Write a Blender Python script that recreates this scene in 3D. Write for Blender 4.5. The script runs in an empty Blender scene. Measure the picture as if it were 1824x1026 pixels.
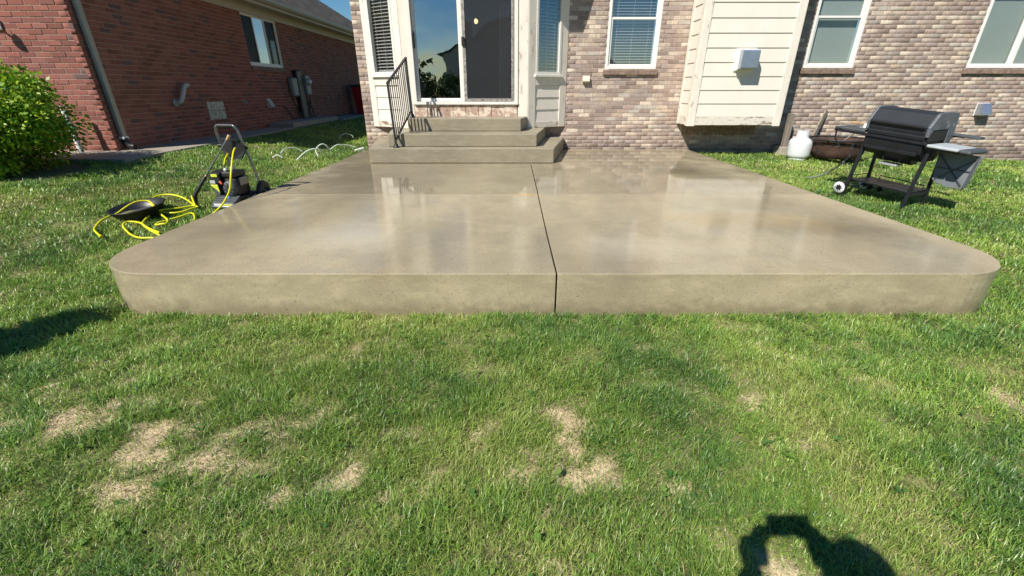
import bpy, bmesh, math, random
import numpy as np
from mathutils import Vector, Matrix

R = math.radians
random.seed(7)
rng = np.random.default_rng(11)
scene = bpy.context.scene
COL = scene.collection

# ------------------------------------------------------------------ camera
CAM_H = 1.30
cd = bpy.data.cameras.new('camera')
cam = bpy.data.objects.new('camera', cd)
COL.objects.link(cam)
cam.location = (0, 0, CAM_H)
cam.rotation_euler = (R(90 - 24.5), 0, 0)
cd.sensor_width = 36.0
cd.lens = 777 / 1824 * 36.0
cd.shift_x = -2 / 1824
cd.clip_start = 0.02
cd.clip_end = 500
scene.camera = cam

# ------------------------------------------------------------------ light
SUN_AZ, SUN_EL = 40.5, 45.0          # light travels 40.5 deg right of +Y, sun 45 deg up, behind left
world = bpy.data.worlds.new('World')
scene.world = world
world.use_nodes = True
wn = world.node_tree
bg = wn.nodes['Background']
sky = wn.nodes.new('ShaderNodeTexSky')
sky.sky_type = 'NISHITA'
sky.sun_disc = False
sky.sun_elevation = R(SUN_EL)
sky.sun_rotation = R(180 + SUN_AZ)
sky.altitude = 200
sky.air_density = 1.0
sky.dust_density = 0.25
sky.ozone_density = 1.6
hs_ = wn.nodes.new('ShaderNodeHueSaturation')
hs_.inputs['Saturation'].default_value = 1.5
wn.links.new(sky.outputs[0], hs_.inputs['Color'])
wn.links.new(hs_.outputs[0], bg.inputs[0])
bg.inputs[1].default_value = 0.070
sl = bpy.data.lights.new('sun', 'SUN')
sl.energy = 5.0
sl.angle = R(0.53)
sl.color = (1.0, 0.94, 0.85)
sun = bpy.data.objects.new('sun', sl)
COL.objects.link(sun)
sun.rotation_euler = (R(90 - SUN_EL), 0, R(-SUN_AZ))
sun.location = (-6, -8, 12)
vs = scene.view_settings
vs.view_transform = 'Standard'
try:
    vs.look = 'None'
except Exception:
    pass
vs.exposure = 0.36
vs.gamma = 1.0
vs.use_curve_mapping = False
try:
    scene.cycles.max_bounces = 8
    scene.cycles.transparent_max_bounces = 12
    scene.cycles.use_denoising = True
    scene.cycles.caustics_reflective = False
    scene.cycles.caustics_refractive = False
except Exception:
    pass

# ------------------------------------------------------------------ helpers
def tag(o, label=None, cat=None, group=None, kind=None):
    if label: o['label'] = label
    if cat: o['category'] = cat
    if group: o['group'] = group
    if kind: o['kind'] = kind
    return o

def empty(name, loc=(0, 0, 0), rot=(0, 0, 0), parent=None):
    o = bpy.data.objects.new(name, None)
    o.empty_display_size = 0.1
    COL.objects.link(o)
    o.location = loc
    o.rotation_euler = rot
    if parent: o.parent = parent
    return o

def thing(name, label, cat, loc=(0, 0, 0), rot=(0, 0, 0), group=None):
    return tag(empty(name, loc, rot), label, cat, group)

class MB:
    """collects shapes, builds one mesh object"""
    def __init__(s):
        s.v = []; s.f = []; s.sm = []
    def add(s, verts, faces, smooth=False):
        o = len(s.v)
        s.v += [tuple(v) for v in verts]
        s.f += [tuple(i + o for i in f) for f in faces]
        s.sm += [smooth] * len(faces)
        return s
    def box(s, x0, x1, y0, y1, z0, z1):
        v = [(x0, y0, z0), (x1, y0, z0), (x1, y1, z0), (x0, y1, z0), (x0, y0, z1), (x1, y0, z1), (x1, y1, z1), (x0, y1, z1)]
        return s.add(v, [(0, 3, 2, 1), (4, 5, 6, 7), (0, 1, 5, 4), (1, 2, 6, 5), (2, 3, 7, 6), (3, 0, 4, 7)])
    def bar(s, p, q, w, h, up=(0, 0, 1)):
        p = Vector(p); q = Vector(q); d = (q - p).normalized()
        side = d.cross(Vector(up))
        if side.length < 1e-4: side = d.cross(Vector((0, 1, 0)))
        side.normalize(); u = side.cross(d).normalized()
        a = side * w / 2; b = u * h / 2
        v = [p - a - b, p + a - b, p + a + b, p - a + b, q - a - b, q + a - b, q + a + b, q - a + b]
        return s.add(v, [(0, 1, 2, 3), (7, 6, 5, 4), (0, 4, 5, 1), (1, 5, 6, 2), (2, 6, 7, 3), (3, 7, 4, 0)])
    def tube(s, pts, r, n=8, closed=False, cap=True):
        pts = [Vector(p) for p in pts]; m = len(pts)
        rr = r if isinstance(r, (list, tuple)) else [r] * m
        verts = []; prev = None
        for i, p in enumerate(pts):
            if closed: t = pts[(i + 1) % m] - pts[i - 1]
            else: t = pts[min(i + 1, m - 1)] - pts[max(i - 1, 0)]
            if t.length < 1e-9: t = Vector((0, 0, 1))
            t.normalize()
            if prev is None:
                a = t.cross(Vector((0, 0, 1)))
                if a.length < 1e-3: a = t.cross(Vector((0, 1, 0)))
            else:
                a = prev - t * prev.dot(t)
            a.normalize(); prev = a; b = t.cross(a)
            for k in range(n):
                an = 2 * math.pi * k / n
                verts.append(p + (a * math.cos(an) + b * math.sin(an)) * rr[i])
        faces = []
        for i in range(m if closed else m - 1):
            j = (i + 1) % m
            for k in range(n):
                l = (k + 1) % n
                faces.append((i * n + k, i * n + l, j * n + l, j * n + k))
        s.add(verts, faces, True)
        if cap and not closed:
            s.add(verts[:n], [tuple(range(n))[::-1]])
            s.add(verts[-n:], [tuple(range(n))])
        return s
    def lathe(s, prof, n=24, c=(0, 0, 0), axis='z', a0=0.0, smooth=True):
        verts = []
        for (r, z) in prof:
            for k in range(n):
                an = a0 + 2 * math.pi * k / n
                x, y = r * math.cos(an), r * math.sin(an)
                if axis == 'z': p = (x, y, z)
                elif axis == 'x': p = (z, x, y)
                else: p = (x, z, y)
                verts.append((p[0] + c[0], p[1] + c[1], p[2] + c[2]))
        faces = []
        for i in range(len(prof) - 1):
            for k in range(n):
                l = (k + 1) % n
                q = (i * n + k, i * n + l, (i + 1) * n + l, (i + 1) * n + k)
                faces.append(q if axis != 'y' else q[::-1])
        return s.add(verts, faces, smooth)
    def prism(s, poly, a, b, axis='z'):
        """poly of 2d points extruded from a to b along axis (z: xy poly; x: yz poly; y: xz poly)"""
        n = len(poly)
        def P(u, v, t):
            return (u, v, t) if axis == 'z' else ((t, u, v) if axis == 'x' else (u, t, v))
        v = [P(u, w, a) for u, w in poly] + [P(u, w, b) for u, w in poly]
        f = [tuple(range(n))[::-1], tuple(range(n, 2 * n))] + [(i, (i + 1) % n, n + (i + 1) % n, n + i) for i in range(n)]
        if axis == 'y': f = [q[::-1] for q in f]
        return s.add(v, f)
    def mesh(s, name, mat=None):
        me = bpy.data.meshes.new(name)
        me.from_pydata(s.v, [], s.f)
        me.polygons.foreach_set('use_smooth', s.sm)
        if mat: me.materials.append(mat)
        me.update()
        return me
    def build(s, name, mat, parent=None, loc=(0, 0, 0), rot=(0, 0, 0), bevel=0, seg=2):
        o = bpy.data.objects.new(name, s.mesh(name, mat))
        COL.objects.link(o)
        o.location = loc; o.rotation_euler = rot
        if parent: o.parent = parent
        if bevel:
            m = o.modifiers.new('edge', 'BEVEL'); m.width = bevel; m.segments = seg
            m.limit_method = 'ANGLE'; m.angle_limit = R(35)
        return o

def place(me, name, parent, loc, rot=(0, 0, 0), scale=(1, 1, 1)):
    o = bpy.data.objects.new(name, me)
    COL.objects.link(o)
    o.location = loc; o.rotation_euler = rot; o.scale = scale
    if parent: o.parent = parent
    return o

def smooth_path(pts, k=5, closed=False):
    """catmull-rom resampling"""
    P = [Vector(p) for p in pts]; out = []; n = len(P)
    for i in range(n if closed else n - 1):
        if closed: a, b, c, d = P[i - 1], P[i], P[(i + 1) % n], P[(i + 2) % n]
        else: a, b, c, d = P[max(i - 1, 0)], P[i], P[i + 1], P[min(i + 2, n - 1)]
        for j in range(k):
            t = j / k
            out.append(0.5 * ((2 * b) + (c - a) * t + (2 * a - 5 * b + 4 * c - d) * t * t + (3 * b - a - 3 * c + d) * t ** 3))
    if not closed: out.append(P[-1])
    return out

def np_mesh(name, verts, faces, mat, cols=None, parent=None, smooth=False, uvs=None):
    """verts (n,3), faces (m,k) arrays, optional per vertex colour"""
    me = bpy.data.meshes.new(name)
    k = faces.shape[1]
    me.vertices.add(len(verts)); me.vertices.foreach_set('co', np.ascontiguousarray(verts, dtype=np.float32).ravel())
    me.loops.add(faces.size); me.loops.foreach_set('vertex_index', np.ascontiguousarray(faces, dtype=np.int32).ravel())
    me.polygons.add(len(faces))
    me.polygons.foreach_set('loop_start', np.arange(0, faces.size, k, dtype=np.int32))
    me.polygons.foreach_set('loop_total', np.full(len(faces), k, dtype=np.int32))
    if smooth: me.polygons.foreach_set('use_smooth', np.ones(len(faces), dtype=bool))
    me.update(calc_edges=True)
    if cols is not None:
        at = me.color_attributes.new('Col', 'FLOAT_COLOR', 'POINT')
        c4 = np.ones((len(verts), 4), dtype=np.float32); c4[:, :3] = cols
        at.data.foreach_set('color', c4.ravel())
    me.materials.append(mat)
    o = bpy.data.objects.new(name, me); COL.objects.link(o)
    if parent: o.parent = parent
    return o

# value noise in numpy (used for planting and ground masks)
_lat = rng.random((256, 256))
def vnoise(x, y, off=0):
    x = np.asarray(x, float) + off * 17.3; y = np.asarray(y, float) + off * 9.1
    xi = np.floor(x).astype(int); yi = np.floor(y).astype(int)
    fx = x - xi; fy = y - yi
    fx = fx * fx * (3 - 2 * fx); fy = fy * fy * (3 - 2 * fy)
    g = lambda a, b: _lat[a & 255, b & 255]
    return (g(xi, yi) * (1 - fx) + g(xi + 1, yi) * fx) * (1 - fy) + (g(xi, yi + 1) * (1 - fx) + g(xi + 1, yi + 1) * fx) * fy
def fbm(x, y, off=0, o=3):
    s = 0; a = 0.5; t = 0
    for i in range(o):
        s = s + a * vnoise(x * 2 ** i, y * 2 ** i, off + i * 3); t += a; a *= 0.55
    return s / t
def S(t):
    t = np.clip(t, 0, 1); return t * t * (3 - 2 * t)

# ------------------------------------------------------------------ materials
def nd(nt, kind, **kw):
    n = nt.nodes.new(kind)
    for k, v in kw.items():
        if k in n.inputs: n.inputs[k].default_value = v
        else: setattr(n, k, v)
    return n

def mk(name, col, rough=0.6, metal=0.0, var=0.15, scale=12.0, bump=0.0, bscale=80.0, spot=None, spot_amt=0.0, spot_scale=25.0,
       attr=False, coat=0.0, spec=0.5, stretch=(1, 1, 1), trans=0.0):
    m = bpy.data.materials.new(name); m.use_nodes = True
    nt = m.node_tree; L = nt.links.new
    b = nt.nodes['Principled BSDF']
    b.inputs['Roughness'].default_value = rough
    b.inputs['Metallic'].default_value = metal
    b.inputs['Specular IOR Level'].default_value = spec
    b.inputs['Coat Weight'].default_value = coat
    geo = nd(nt, 'ShaderNodeNewGeometry')
    mp = nd(nt, 'ShaderNodeMapping'); mp.inputs['Scale'].default_value = stretch
    L(geo.outputs['Position'], mp.inputs['Vector'])
    n1 = nd(nt, 'ShaderNodeTexNoise', Scale=scale, Detail=5.0, Roughness=0.6)
    L(mp.outputs[0], n1.inputs['Vector'])
    mr = nd(nt, 'ShaderNodeMapRange')
    mr.inputs['From Min'].default_value = 0.25; mr.inputs['From Max'].default_value = 0.75
    mr.inputs['To Min'].default_value = 1 - var; mr.inputs['To Max'].default_value = 1 + var
    L(n1.outputs['Fac'], mr.inputs['Value'])
    mul = nd(nt, 'ShaderNodeVectorMath', operation='SCALE')
    if attr:
        at = nd(nt, 'ShaderNodeVertexColor'); at.layer_name = 'Col'
        L(at.outputs['Color'], mul.inputs[0])
    else:
        mul.inputs[0].default_value = col
    L(mr.outputs[0], mul.inputs['Scale'])
    out = mul.outputs[0]
    if spot is not None:
        n2 = nd(nt, 'ShaderNodeTexNoise', Scale=spot_scale, Detail=6.0, Roughness=0.7)
        L(mp.outputs[0], n2.inputs['Vector'])
        r2 = nd(nt, 'ShaderNodeMapRange')
        c = 0.72 - 0.3 * spot_amt
        r2.inputs['From Min'].default_value = c - 0.04; r2.inputs['From Max'].default_value = c + 0.05
        L(n2.outputs['Fac'], r2.inputs['Value'])
        mx = nd(nt, 'ShaderNodeMixRGB'); mx.inputs[2].default_value = (*spot, 1)
        L(r2.outputs[0], mx.inputs[0]); L(out, mx.inputs[1]); out = mx.outputs[0]
    L(out, b.inputs['Base Color'])
    if bump:
        n3 = nd(nt, 'ShaderNodeTexNoise', Scale=bscale, Detail=4.0, Roughness=0.65)
        L(mp.outputs[0], n3.inputs['Vector'])
        bp = nd(nt, 'ShaderNodeBump', Strength=min(1.0, bump), Distance=0.004)
        L(n3.outputs['Fac'], bp.inputs['Height']); L(bp.outputs[0], b.inputs['Normal'])
    if trans:
        tr = nd(nt, 'ShaderNodeBsdfTranslucent'); L(out, tr.inputs['Color'])
        ms = nd(nt, 'ShaderNodeMixShader'); ms.inputs[0].default_value = trans
        o = nt.nodes['Material Output']
        L(b.outputs[0], ms.inputs[1]); L(tr.outputs[0], ms.inputs[2]); L(ms.outputs[0], o.inputs['Surface'])
    return m

def glass(name, tint=(0.75, 0.8, 0.8), refl=0.22, wob=0.0, wscale=1.4):
    """window pane: see-through sheet with a mirror coat"""
    m = bpy.data.materials.new(name); m.use_nodes = True
    nt = m.node_tree; L = nt.links.new
    nt.nodes.remove(nt.nodes['Principled BSDF'])
    t = nd(nt, 'ShaderNodeBsdfTransparent'); t.inputs[0].default_value = (*tint, 1)
    g = nd(nt, 'ShaderNodeBsdfGlossy'); g.inputs['Roughness'].default_value = 0.0
    g.inputs['Color'].default_value = (0.92, 0.97, 1.0, 1)
    fr = nd(nt, 'ShaderNodeLayerWeight', Blend=0.5)
    pw_ = nd(nt, 'ShaderNodeMath', operation='POWER'); pw_.inputs[1].default_value = 4.5
    L(fr.outputs['Facing'], pw_.inputs[0])
    ma = nd(nt, 'ShaderNodeMath', operation='MULTIPLY_ADD')
    ma.inputs[1].default_value = 0.9; ma.inputs[2].default_value = refl; ma.use_clamp = True
    L(pw_.outputs[0], ma.inputs[0])
    if wob:
        geo = nd(nt, 'ShaderNodeNewGeometry')
        n = nd(nt, 'ShaderNodeTexNoise', Scale=wscale, Detail=1.5, Roughness=0.4)
        L(geo.outputs['Position'], n.inputs['Vector'])
        bp = nd(nt, 'ShaderNodeBump', Strength=1.0, Distance=wob)
        L(n.outputs['Fac'], bp.inputs['Height']); L(bp.outputs[0], g.inputs['Normal'])
    ms = nd(nt, 'ShaderNodeMixShader')
    L(ma.outputs[0], ms.inputs[0]); L(t.outputs[0], ms.inputs[1]); L(g.outputs[0], ms.inputs[2])
    L(ms.outputs[0], nt.nodes['Material Output'].inputs['Surface'])
    return m

def wet_concrete(name, wet=1.0, base=(0.53, 0.445, 0.278), drk=0.52, rlo=0.035, rhi=0.20, stains=(), film_amt=0.08):
    PTOP_ = 0.265
    m = bpy.data.materials.new(name); m.use_nodes = True
    nt = m.node_tree; L = nt.links.new
    b = nt.nodes['Principled BSDF']
    geo = nd(nt, 'ShaderNodeNewGeometry'); P = geo.outputs['Position']
    def noise(sc, det=5.0, ro=0.6, st=None):
        n = nd(nt, 'ShaderNodeTexNoise', Scale=sc, Detail=det, Roughness=ro)
        if st:
            mp = nd(nt, 'ShaderNodeMapping'); mp.inputs['Scale'].default_value = st
            L(P, mp.inputs['Vector']); L(mp.outputs[0], n.inputs['Vector'])
        else: L(P, n.inputs['Vector'])
        return n.outputs['Fac']
    def rng_(src, a, b_, c, d):
        r = nd(nt, 'ShaderNodeMapRange')
        for k, v in zip(('From Min', 'From Max', 'To Min', 'To Max'), (a, b_, c, d)): r.inputs[k].default_value = v
        L(src, r.inputs['Value']); return r.outputs[0]
    def mix(f, a, c):
        x = nd(nt, 'ShaderNodeMixRGB')
        L(f, x.inputs[0])
        if isinstance(a, tuple): x.inputs[1].default_value = (*a, 1)
        else: L(a, x.inputs[1])
        x.inputs[2].default_value = (*c, 1)
        return x.outputs[0]
    dark = tuple(c * drk for c in base)
    big = noise(0.8, 6.0, 0.62, (1.0, 0.55, 1.0))
    c = mix(rng_(big, 0.40, 0.66, 0.0, 0.9), base, dark)
    c = mix(rng_(noise(4.5, 6, 0.7, (1, 1, 2.2)), 0.52, 0.70, 0.0, 0.40), c, dark)
    c = mix(rng_(noise(2.6, 6, 0.65, (0.6, 1.3, 1)), 0.55, 0.75, 0.0, 0.45), c, (base[0] * 1.15, base[1] * 1.15, base[2] * 1.12))
    c = mix(rng_(noise(1.1, 5, 0.7), 0.60, 0.72, 0.0, 0.35), c, (0.42, 0.27, 0.10))
    c = mix(rng_(noise(110, 4, 0.7), 0.30, 0.66, 0.55, 0.0), c, tuple(x * 0.42 for x in base))
    c = mix(rng_(noise(420, 2, 0.5), 0.55, 0.72, 0.0, 0.55), c, (0.62, 0.56, 0.44))
    pits = noise(75, 2, 0.4)
    c = mix(rng_(pits, 0.675, 0.70, 0.0, 0.8), c, (0.07, 0.055, 0.035))
    # separate stains left on the slab: rust marks, damp patches, pale spots
    for (sx_, sy_, rx_, ry_, col_, amt_) in stains:
        mp = nd(nt, 'ShaderNodeMapping'); mp.vector_type = 'TEXTURE'
        mp.inputs['Location'].default_value = (sx_, sy_, PTOP_); mp.inputs['Scale'].default_value = (rx_, ry_, 1.0)
        L(P, mp.inputs['Vector'])
        le = nd(nt, 'ShaderNodeVectorMath', operation='LENGTH'); L(mp.outputs[0], le.inputs[0])
        wb = nd(nt, 'ShaderNodeMath', operation='MULTIPLY_ADD'); wb.inputs[1].default_value = 1.5; L(noise(3.5, 6, 0.72, (0.7, 1.2, 1)), wb.inputs[0]); L(le.outputs['Value'], wb.inputs[2])
        c = mix(rng_(wb.outputs[0], 1.0, 1.75, amt_, 0.0), c, col_)
    # run-off stains down the vertical faces
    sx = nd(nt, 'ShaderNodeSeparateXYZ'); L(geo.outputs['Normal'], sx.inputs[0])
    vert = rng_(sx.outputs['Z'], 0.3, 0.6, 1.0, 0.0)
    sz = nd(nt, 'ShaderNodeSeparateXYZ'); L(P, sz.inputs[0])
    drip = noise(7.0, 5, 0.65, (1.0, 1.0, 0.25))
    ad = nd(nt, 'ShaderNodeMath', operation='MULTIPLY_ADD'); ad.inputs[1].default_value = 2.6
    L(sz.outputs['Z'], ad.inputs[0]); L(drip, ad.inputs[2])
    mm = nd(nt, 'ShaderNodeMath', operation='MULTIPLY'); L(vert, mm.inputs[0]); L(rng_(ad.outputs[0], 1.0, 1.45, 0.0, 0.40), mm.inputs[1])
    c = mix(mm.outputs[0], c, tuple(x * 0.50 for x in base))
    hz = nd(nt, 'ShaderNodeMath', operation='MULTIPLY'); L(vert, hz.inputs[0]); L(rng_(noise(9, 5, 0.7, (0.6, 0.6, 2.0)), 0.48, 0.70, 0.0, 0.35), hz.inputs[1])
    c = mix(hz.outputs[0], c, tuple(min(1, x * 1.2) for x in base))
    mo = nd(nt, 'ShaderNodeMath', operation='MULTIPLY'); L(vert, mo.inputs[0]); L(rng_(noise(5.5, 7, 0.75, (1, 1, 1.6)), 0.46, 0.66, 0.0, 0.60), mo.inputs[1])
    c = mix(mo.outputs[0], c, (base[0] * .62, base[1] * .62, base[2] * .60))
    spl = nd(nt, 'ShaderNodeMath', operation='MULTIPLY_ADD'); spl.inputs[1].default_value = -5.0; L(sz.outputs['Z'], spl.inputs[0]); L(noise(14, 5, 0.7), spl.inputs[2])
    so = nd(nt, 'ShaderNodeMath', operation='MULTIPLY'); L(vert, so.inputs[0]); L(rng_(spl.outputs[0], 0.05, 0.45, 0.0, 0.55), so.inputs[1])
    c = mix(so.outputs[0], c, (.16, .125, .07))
    L(c, b.inputs['Base Color'])
    b.inputs['Roughness'].default_value = 0.75
    grain = nd(nt, 'ShaderNodeBump', Strength=0.6, Distance=0.004)
    L(noise(220, 4, 0.7), grain.inputs['Height']); L(grain.outputs[0], b.inputs['Normal'])
    if wet > 0:
        w = noise(0.9, 5.0, 0.55, (0.9, 0.6, 1.0))
        w2 = noise(3.2, 6.0, 0.7, (0.8, 1.2, 1.0))
        wa_ = nd(nt, 'ShaderNodeMath', operation='MULTIPLY_ADD'); wa_.inputs[1].default_value = 0.35; L(w2, wa_.inputs[0]); L(w, wa_.inputs[2])
        w = rng_(wa_.outputs[0], 0.0, 1.35, 0.0, 1.0)
        L(rng_(w, 0.40, 0.50, 0.22 * wet, 1.0 * wet), b.inputs['Coat Weight'])
        L(rng_(w, 0.40, 0.52, rhi, rlo), b.inputs['Coat Roughness'])
        b.inputs['Coat IOR'].default_value = 1.36
        film = nd(nt, 'ShaderNodeBump', Strength=film_amt, Distance=0.004)
        L(noise(120, 3, 0.6), film.inputs['Height'])
        swell = nd(nt, 'ShaderNodeBump', Strength=film_amt, Distance=0.004)
        L(noise(9, 2, 0.5), swell.inputs['Height']); L(swell.outputs[0], film.inputs['Normal']); L(film.outputs[0], b.inputs['Coat Normal'])
    return m

def brick_mat(name, streak=0.0, blotch=None, blotch_amt=0.3, damp=0.0):
    m = bpy.data.materials.new(name); m.use_nodes = True
    nt = m.node_tree; L = nt.links.new
    b = nt.nodes['Principled BSDF']; b.inputs['Roughness'].default_value = 0.85
    b.inputs['Specular IOR Level'].default_value = 0.25
    at = nd(nt, 'ShaderNodeVertexColor'); at.layer_name = 'Col'
    geo = nd(nt, 'ShaderNodeNewGeometry')
    mp = nd(nt, 'ShaderNodeMapping'); mp.inputs['Scale'].default_value = (1, 1, 0.12)
    L(geo.outputs['Position'], mp.inputs['Vector'])
    n1 = nd(nt, 'ShaderNodeTexNoise', Scale=60.0, Detail=3.0, Roughness=0.6); L(mp.outputs[0], n1.inputs['Vector'])
    n2 = nd(nt, 'ShaderNodeTexNoise', Scale=14.0, Detail=5.0, Roughness=0.7); L(geo.outputs['Position'], n2.inputs['Vector'])
    r1 = nd(nt, 'ShaderNodeMapRange'); r1.inputs['From Min'].default_value = 0.3; r1.inputs['From Max'].default_value = 0.7
    r1.inputs['To Min'].default_value = 1 - streak; r1.inputs['To Max'].default_value = 1 + streak
    L(n1.outputs['Fac'], r1.inputs['Value'])
    mul = nd(nt, 'ShaderNodeVectorMath', operation='SCALE'); L(at.outputs['Color'], mul.inputs[0]); L(r1.outputs[0], mul.inputs['Scale'])
    out = mul.outputs[0]
    if blotch:
        r2 = nd(nt, 'ShaderNodeMapRange'); r2.inputs['From Min'].default_value = 0.55; r2.inputs['From Max'].default_value = 0.66
        r2.inputs['To Max'].default_value = blotch_amt
        L(n2.outputs['Fac'], r2.inputs['Value'])
        mx = nd(nt, 'ShaderNodeMixRGB'); mx.inputs[2].default_value = (*blotch, 1)
        L(r2.outputs[0], mx.inputs[0]); L(out, mx.inputs[1]); out = mx.outputs[0]
    if damp:
        sz = nd(nt, 'ShaderNodeSeparateXYZ'); L(geo.outputs['Position'], sz.inputs[0])
        n4 = nd(nt, 'ShaderNodeTexNoise', Scale=5.0, Detail=4.0, Roughness=0.6); L(geo.outputs['Position'], n4.inputs['Vector'])
        ad = nd(nt, 'ShaderNodeMath', operation='MULTIPLY_ADD'); ad.inputs[1].default_value = 0.45
        L(n4.outputs['Fac'], ad.inputs[0]); ad.inputs[2].default_value = damp - .225
        su = nd(nt, 'ShaderNodeMath', operation='SUBTRACT'); L(ad.outputs[0], su.inputs[0]); L(sz.outputs['Z'], su.inputs[1])
        r5 = nd(nt, 'ShaderNodeMapRange'); r5.inputs['From Min'].default_value = -.04; r5.inputs['From Max'].default_value = .05
        r5.inputs['To Min'].default_value = 1.0; r5.inputs['To Max'].default_value = 0.62
        L(su.outputs[0], r5.inputs['Value'])
        m2 = nd(nt, 'ShaderNodeVectorMath', operation='SCALE'); L(out, m2.inputs[0]); L(r5.outputs[0], m2.inputs['Scale']); out = m2.outputs[0]
    L(out, b.inputs['Base Color'])
    n3 = nd(nt, 'ShaderNodeTexNoise', Scale=150.0, Detail=4.0, Roughness=0.7); L(geo.outputs['Position'], n3.inputs['Vector'])
    bp = nd(nt, 'ShaderNodeBump', Strength=0.5, Distance=0.004); L(n3.outputs['Fac'], bp.inputs['Height']); L(bp.outputs[0], b.inputs['Normal'])
    return m

M = {}
M['lawn'] = mk('soil', (0.1, 0.08, 0.04), 0.95, attr=True, var=0.35, scale=45, bump=0.8, bscale=90)
M['grass'] = mk('grass_blade', (0.07, 0.16, 0.03), 0.38, attr=True, var=0.10, scale=6, trans=0.30, spec=0.5)
M['straw'] = mk('straw', (0.5, 0.38, 0.2), 0.7, attr=True, var=0.15, scale=30, trans=0.15)
M['leaf'] = mk('leaf', (0.1, 0.2, 0.02), 0.45, attr=True, var=0.10, scale=9, trans=0.35, spec=0.4)
M['bark'] = mk('bark', (0.10, 0.07, 0.05), 0.9, var=0.4, scale=30, bump=1, bscale=40)
DK = (0.20, 0.17, 0.10); RU = (0.50, 0.33, 0.12); PL = (0.60, 0.54, 0.40)
STAINS = [(2.40, 3.60, .45, .35, RU, .55), (2.60, 3.45, .7, .4, DK, .5), (.12, 4.70, .22, .12, RU, .8), (1.75, 3.70, .5, .3, RU, .28), (-1.25, 3.25, .8, .45, PL, .5), (-.75, 3.3, .25, .5, DK, .45),
          (-1.9, 5.6, .6, .5, DK, .6), (-2.2, 6.4, .5, .5, DK, .55), (2.3, 6.2, 1.1, .35, DK, .6), (1.2, 7.6, 1.2, .4, DK, .45), (-2.2, 3.4, .5, .6, DK, .35), (.9, 3.0, .7, .3, PL, .35), (2.5, 4.3, .6, .5, DK, .35)]
M['patio'] = wet_concrete('wet_concrete', 0.9, stains=STAINS)
M['patio_wet'] = wet_concrete('soaked_concrete', 1.0, base=(0.42, 0.355, 0.22), drk=0.5, rlo=0.008, rhi=0.10, stains=STAINS, film_amt=0.025)
M['steps'] = wet_concrete('step_concrete', 0.25, base=(0.40, 0.35, 0.24), drk=0.55)
M['path'] = wet_concrete('path_concrete', 0.0, base=(0.46, 0.41, 0.33), drk=0.75)
M['joint'] = mk('joint_dark', (0.022, 0.02, 0.016), 0.95)
M['tan_brick'] = brick_mat('tan_brick', 0.18, (0.20, 0.14, 0.10), 0.5, damp=0.36)
M['red_brick'] = brick_mat('red_brick', 0.10, (0.16, 0.05, 0.04), 0.35)
M['mortar'] = mk('mortar', (0.42, 0.35, 0.295), 0.95, var=0.25, scale=15, bump=0.6)
M['red_mortar'] = mk('grey_mortar', (0.36, 0.26, 0.205), 0.95, var=0.2, scale=15, bump=0.6)
M['sill_brick'] = mk('sill_brick', (0.235, 0.165, 0.125), 0.85, var=0.45, scale=14, bump=0.5)
M['siding'] = mk('cream_siding', (0.77, 0.72, 0.625), 0.55, var=0.03, scale=5, bump=0.08, bscale=30)
M['trim'] = mk('weathered_trim', (0.76, 0.71, 0.61), 0.6, var=0.08, scale=9, bump=0.25, spot=(0.36, 0.28, 0.20), spot_amt=0.32, spot_scale=14, stretch=(1, 1, 0.35))
M['trim_low'] = mk('peeling_trim', (0.72, 0.67, 0.57), 0.7, var=0.12, scale=9, bump=0.4, spot=(0.24, 0.17, 0.12), spot_amt=0.58, spot_scale=9, stretch=(0.5, 0.5, 1.6))
M['vinyl'] = mk('white_vinyl', (0.80, 0.79, 0.75), 0.4, var=0.03)
M['old_vinyl'] = mk('aged_vinyl', (0.76, 0.735, 0.67), 0.5, var=0.06, spot=(0.45, 0.38, 0.3), spot_amt=0.22, spot_scale=12)
M['blind'] = mk('blind_slat', (0.74, 0.74, 0.70), 0.5, var=0.03)
M['shade'] = mk('roller_shade', (0.57, 0.595, 0.575), 0.8, var=0.04)
M['room'] = mk('room_paint', (0.16, 0.15, 0.14), 0.9)
M['roomfloor'] = mk('room_floor', (0.08, 0.06, 0.045), 0.6)
M['curtain'] = mk('curtain_cloth', (0.62, 0.63, 0.62), 0.9, trans=0.3)
M['doorglass'] = glass('door_glass', (0.55, 0.58, 0.6), 0.36, 0.0065, 2.0)
M['screen'] = glass('screened_glass', (0.62, 0.63, 0.64), 0.10, 0.006, 1.2)
M['pane'] = glass('window_glass', (0.93, 0.95, 0.95), 0.17, 0.004, 1.5)
M['paneb'] = glass('shade_glass', (0.82, 0.85, 0.84), 0.06, 0.002, 1.2)
def mesh_screen(name, col, op):
    m = bpy.data.materials.new(name); m.use_nodes = True
    nt = m.node_tree; L = nt.links.new
    nt.nodes.remove(nt.nodes['Principled BSDF'])
    t = nd(nt, 'ShaderNodeBsdfTransparent'); d = nd(nt, 'ShaderNodeBsdfDiffuse'); d.inputs[0].default_value = (*col, 1)
    ms = nd(nt, 'ShaderNodeMixShader'); ms.inputs[0].default_value = op
    L(t.outputs[0], ms.inputs[1]); L(d.outputs[0], ms.inputs[2]); L(ms.outputs[0], nt.nodes['Material Output'].inputs['Surface'])
    return m
M['netting'] = mesh_screen('insect_netting', (.055, .058, .062), .55)
M['mesh'] = mk('insect_mesh', (0.055, 0.058, 0.062), 0.9)
M['iron'] = mk('dark_iron', (0.035, 0.037, 0.04), 0.5, 0.3, var=0.3, spot=(0.12, 0.08, 0.05), spot_amt=0.2)
M['black'] = mk('black_plastic', (0.018, 0.018, 0.02), 0.45)
M['black_matt'] = mk('grill_paint', (0.014, 0.015, 0.018), 0.42, 0.15, var=0.3, scale=8, bump=0.15)
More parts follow.
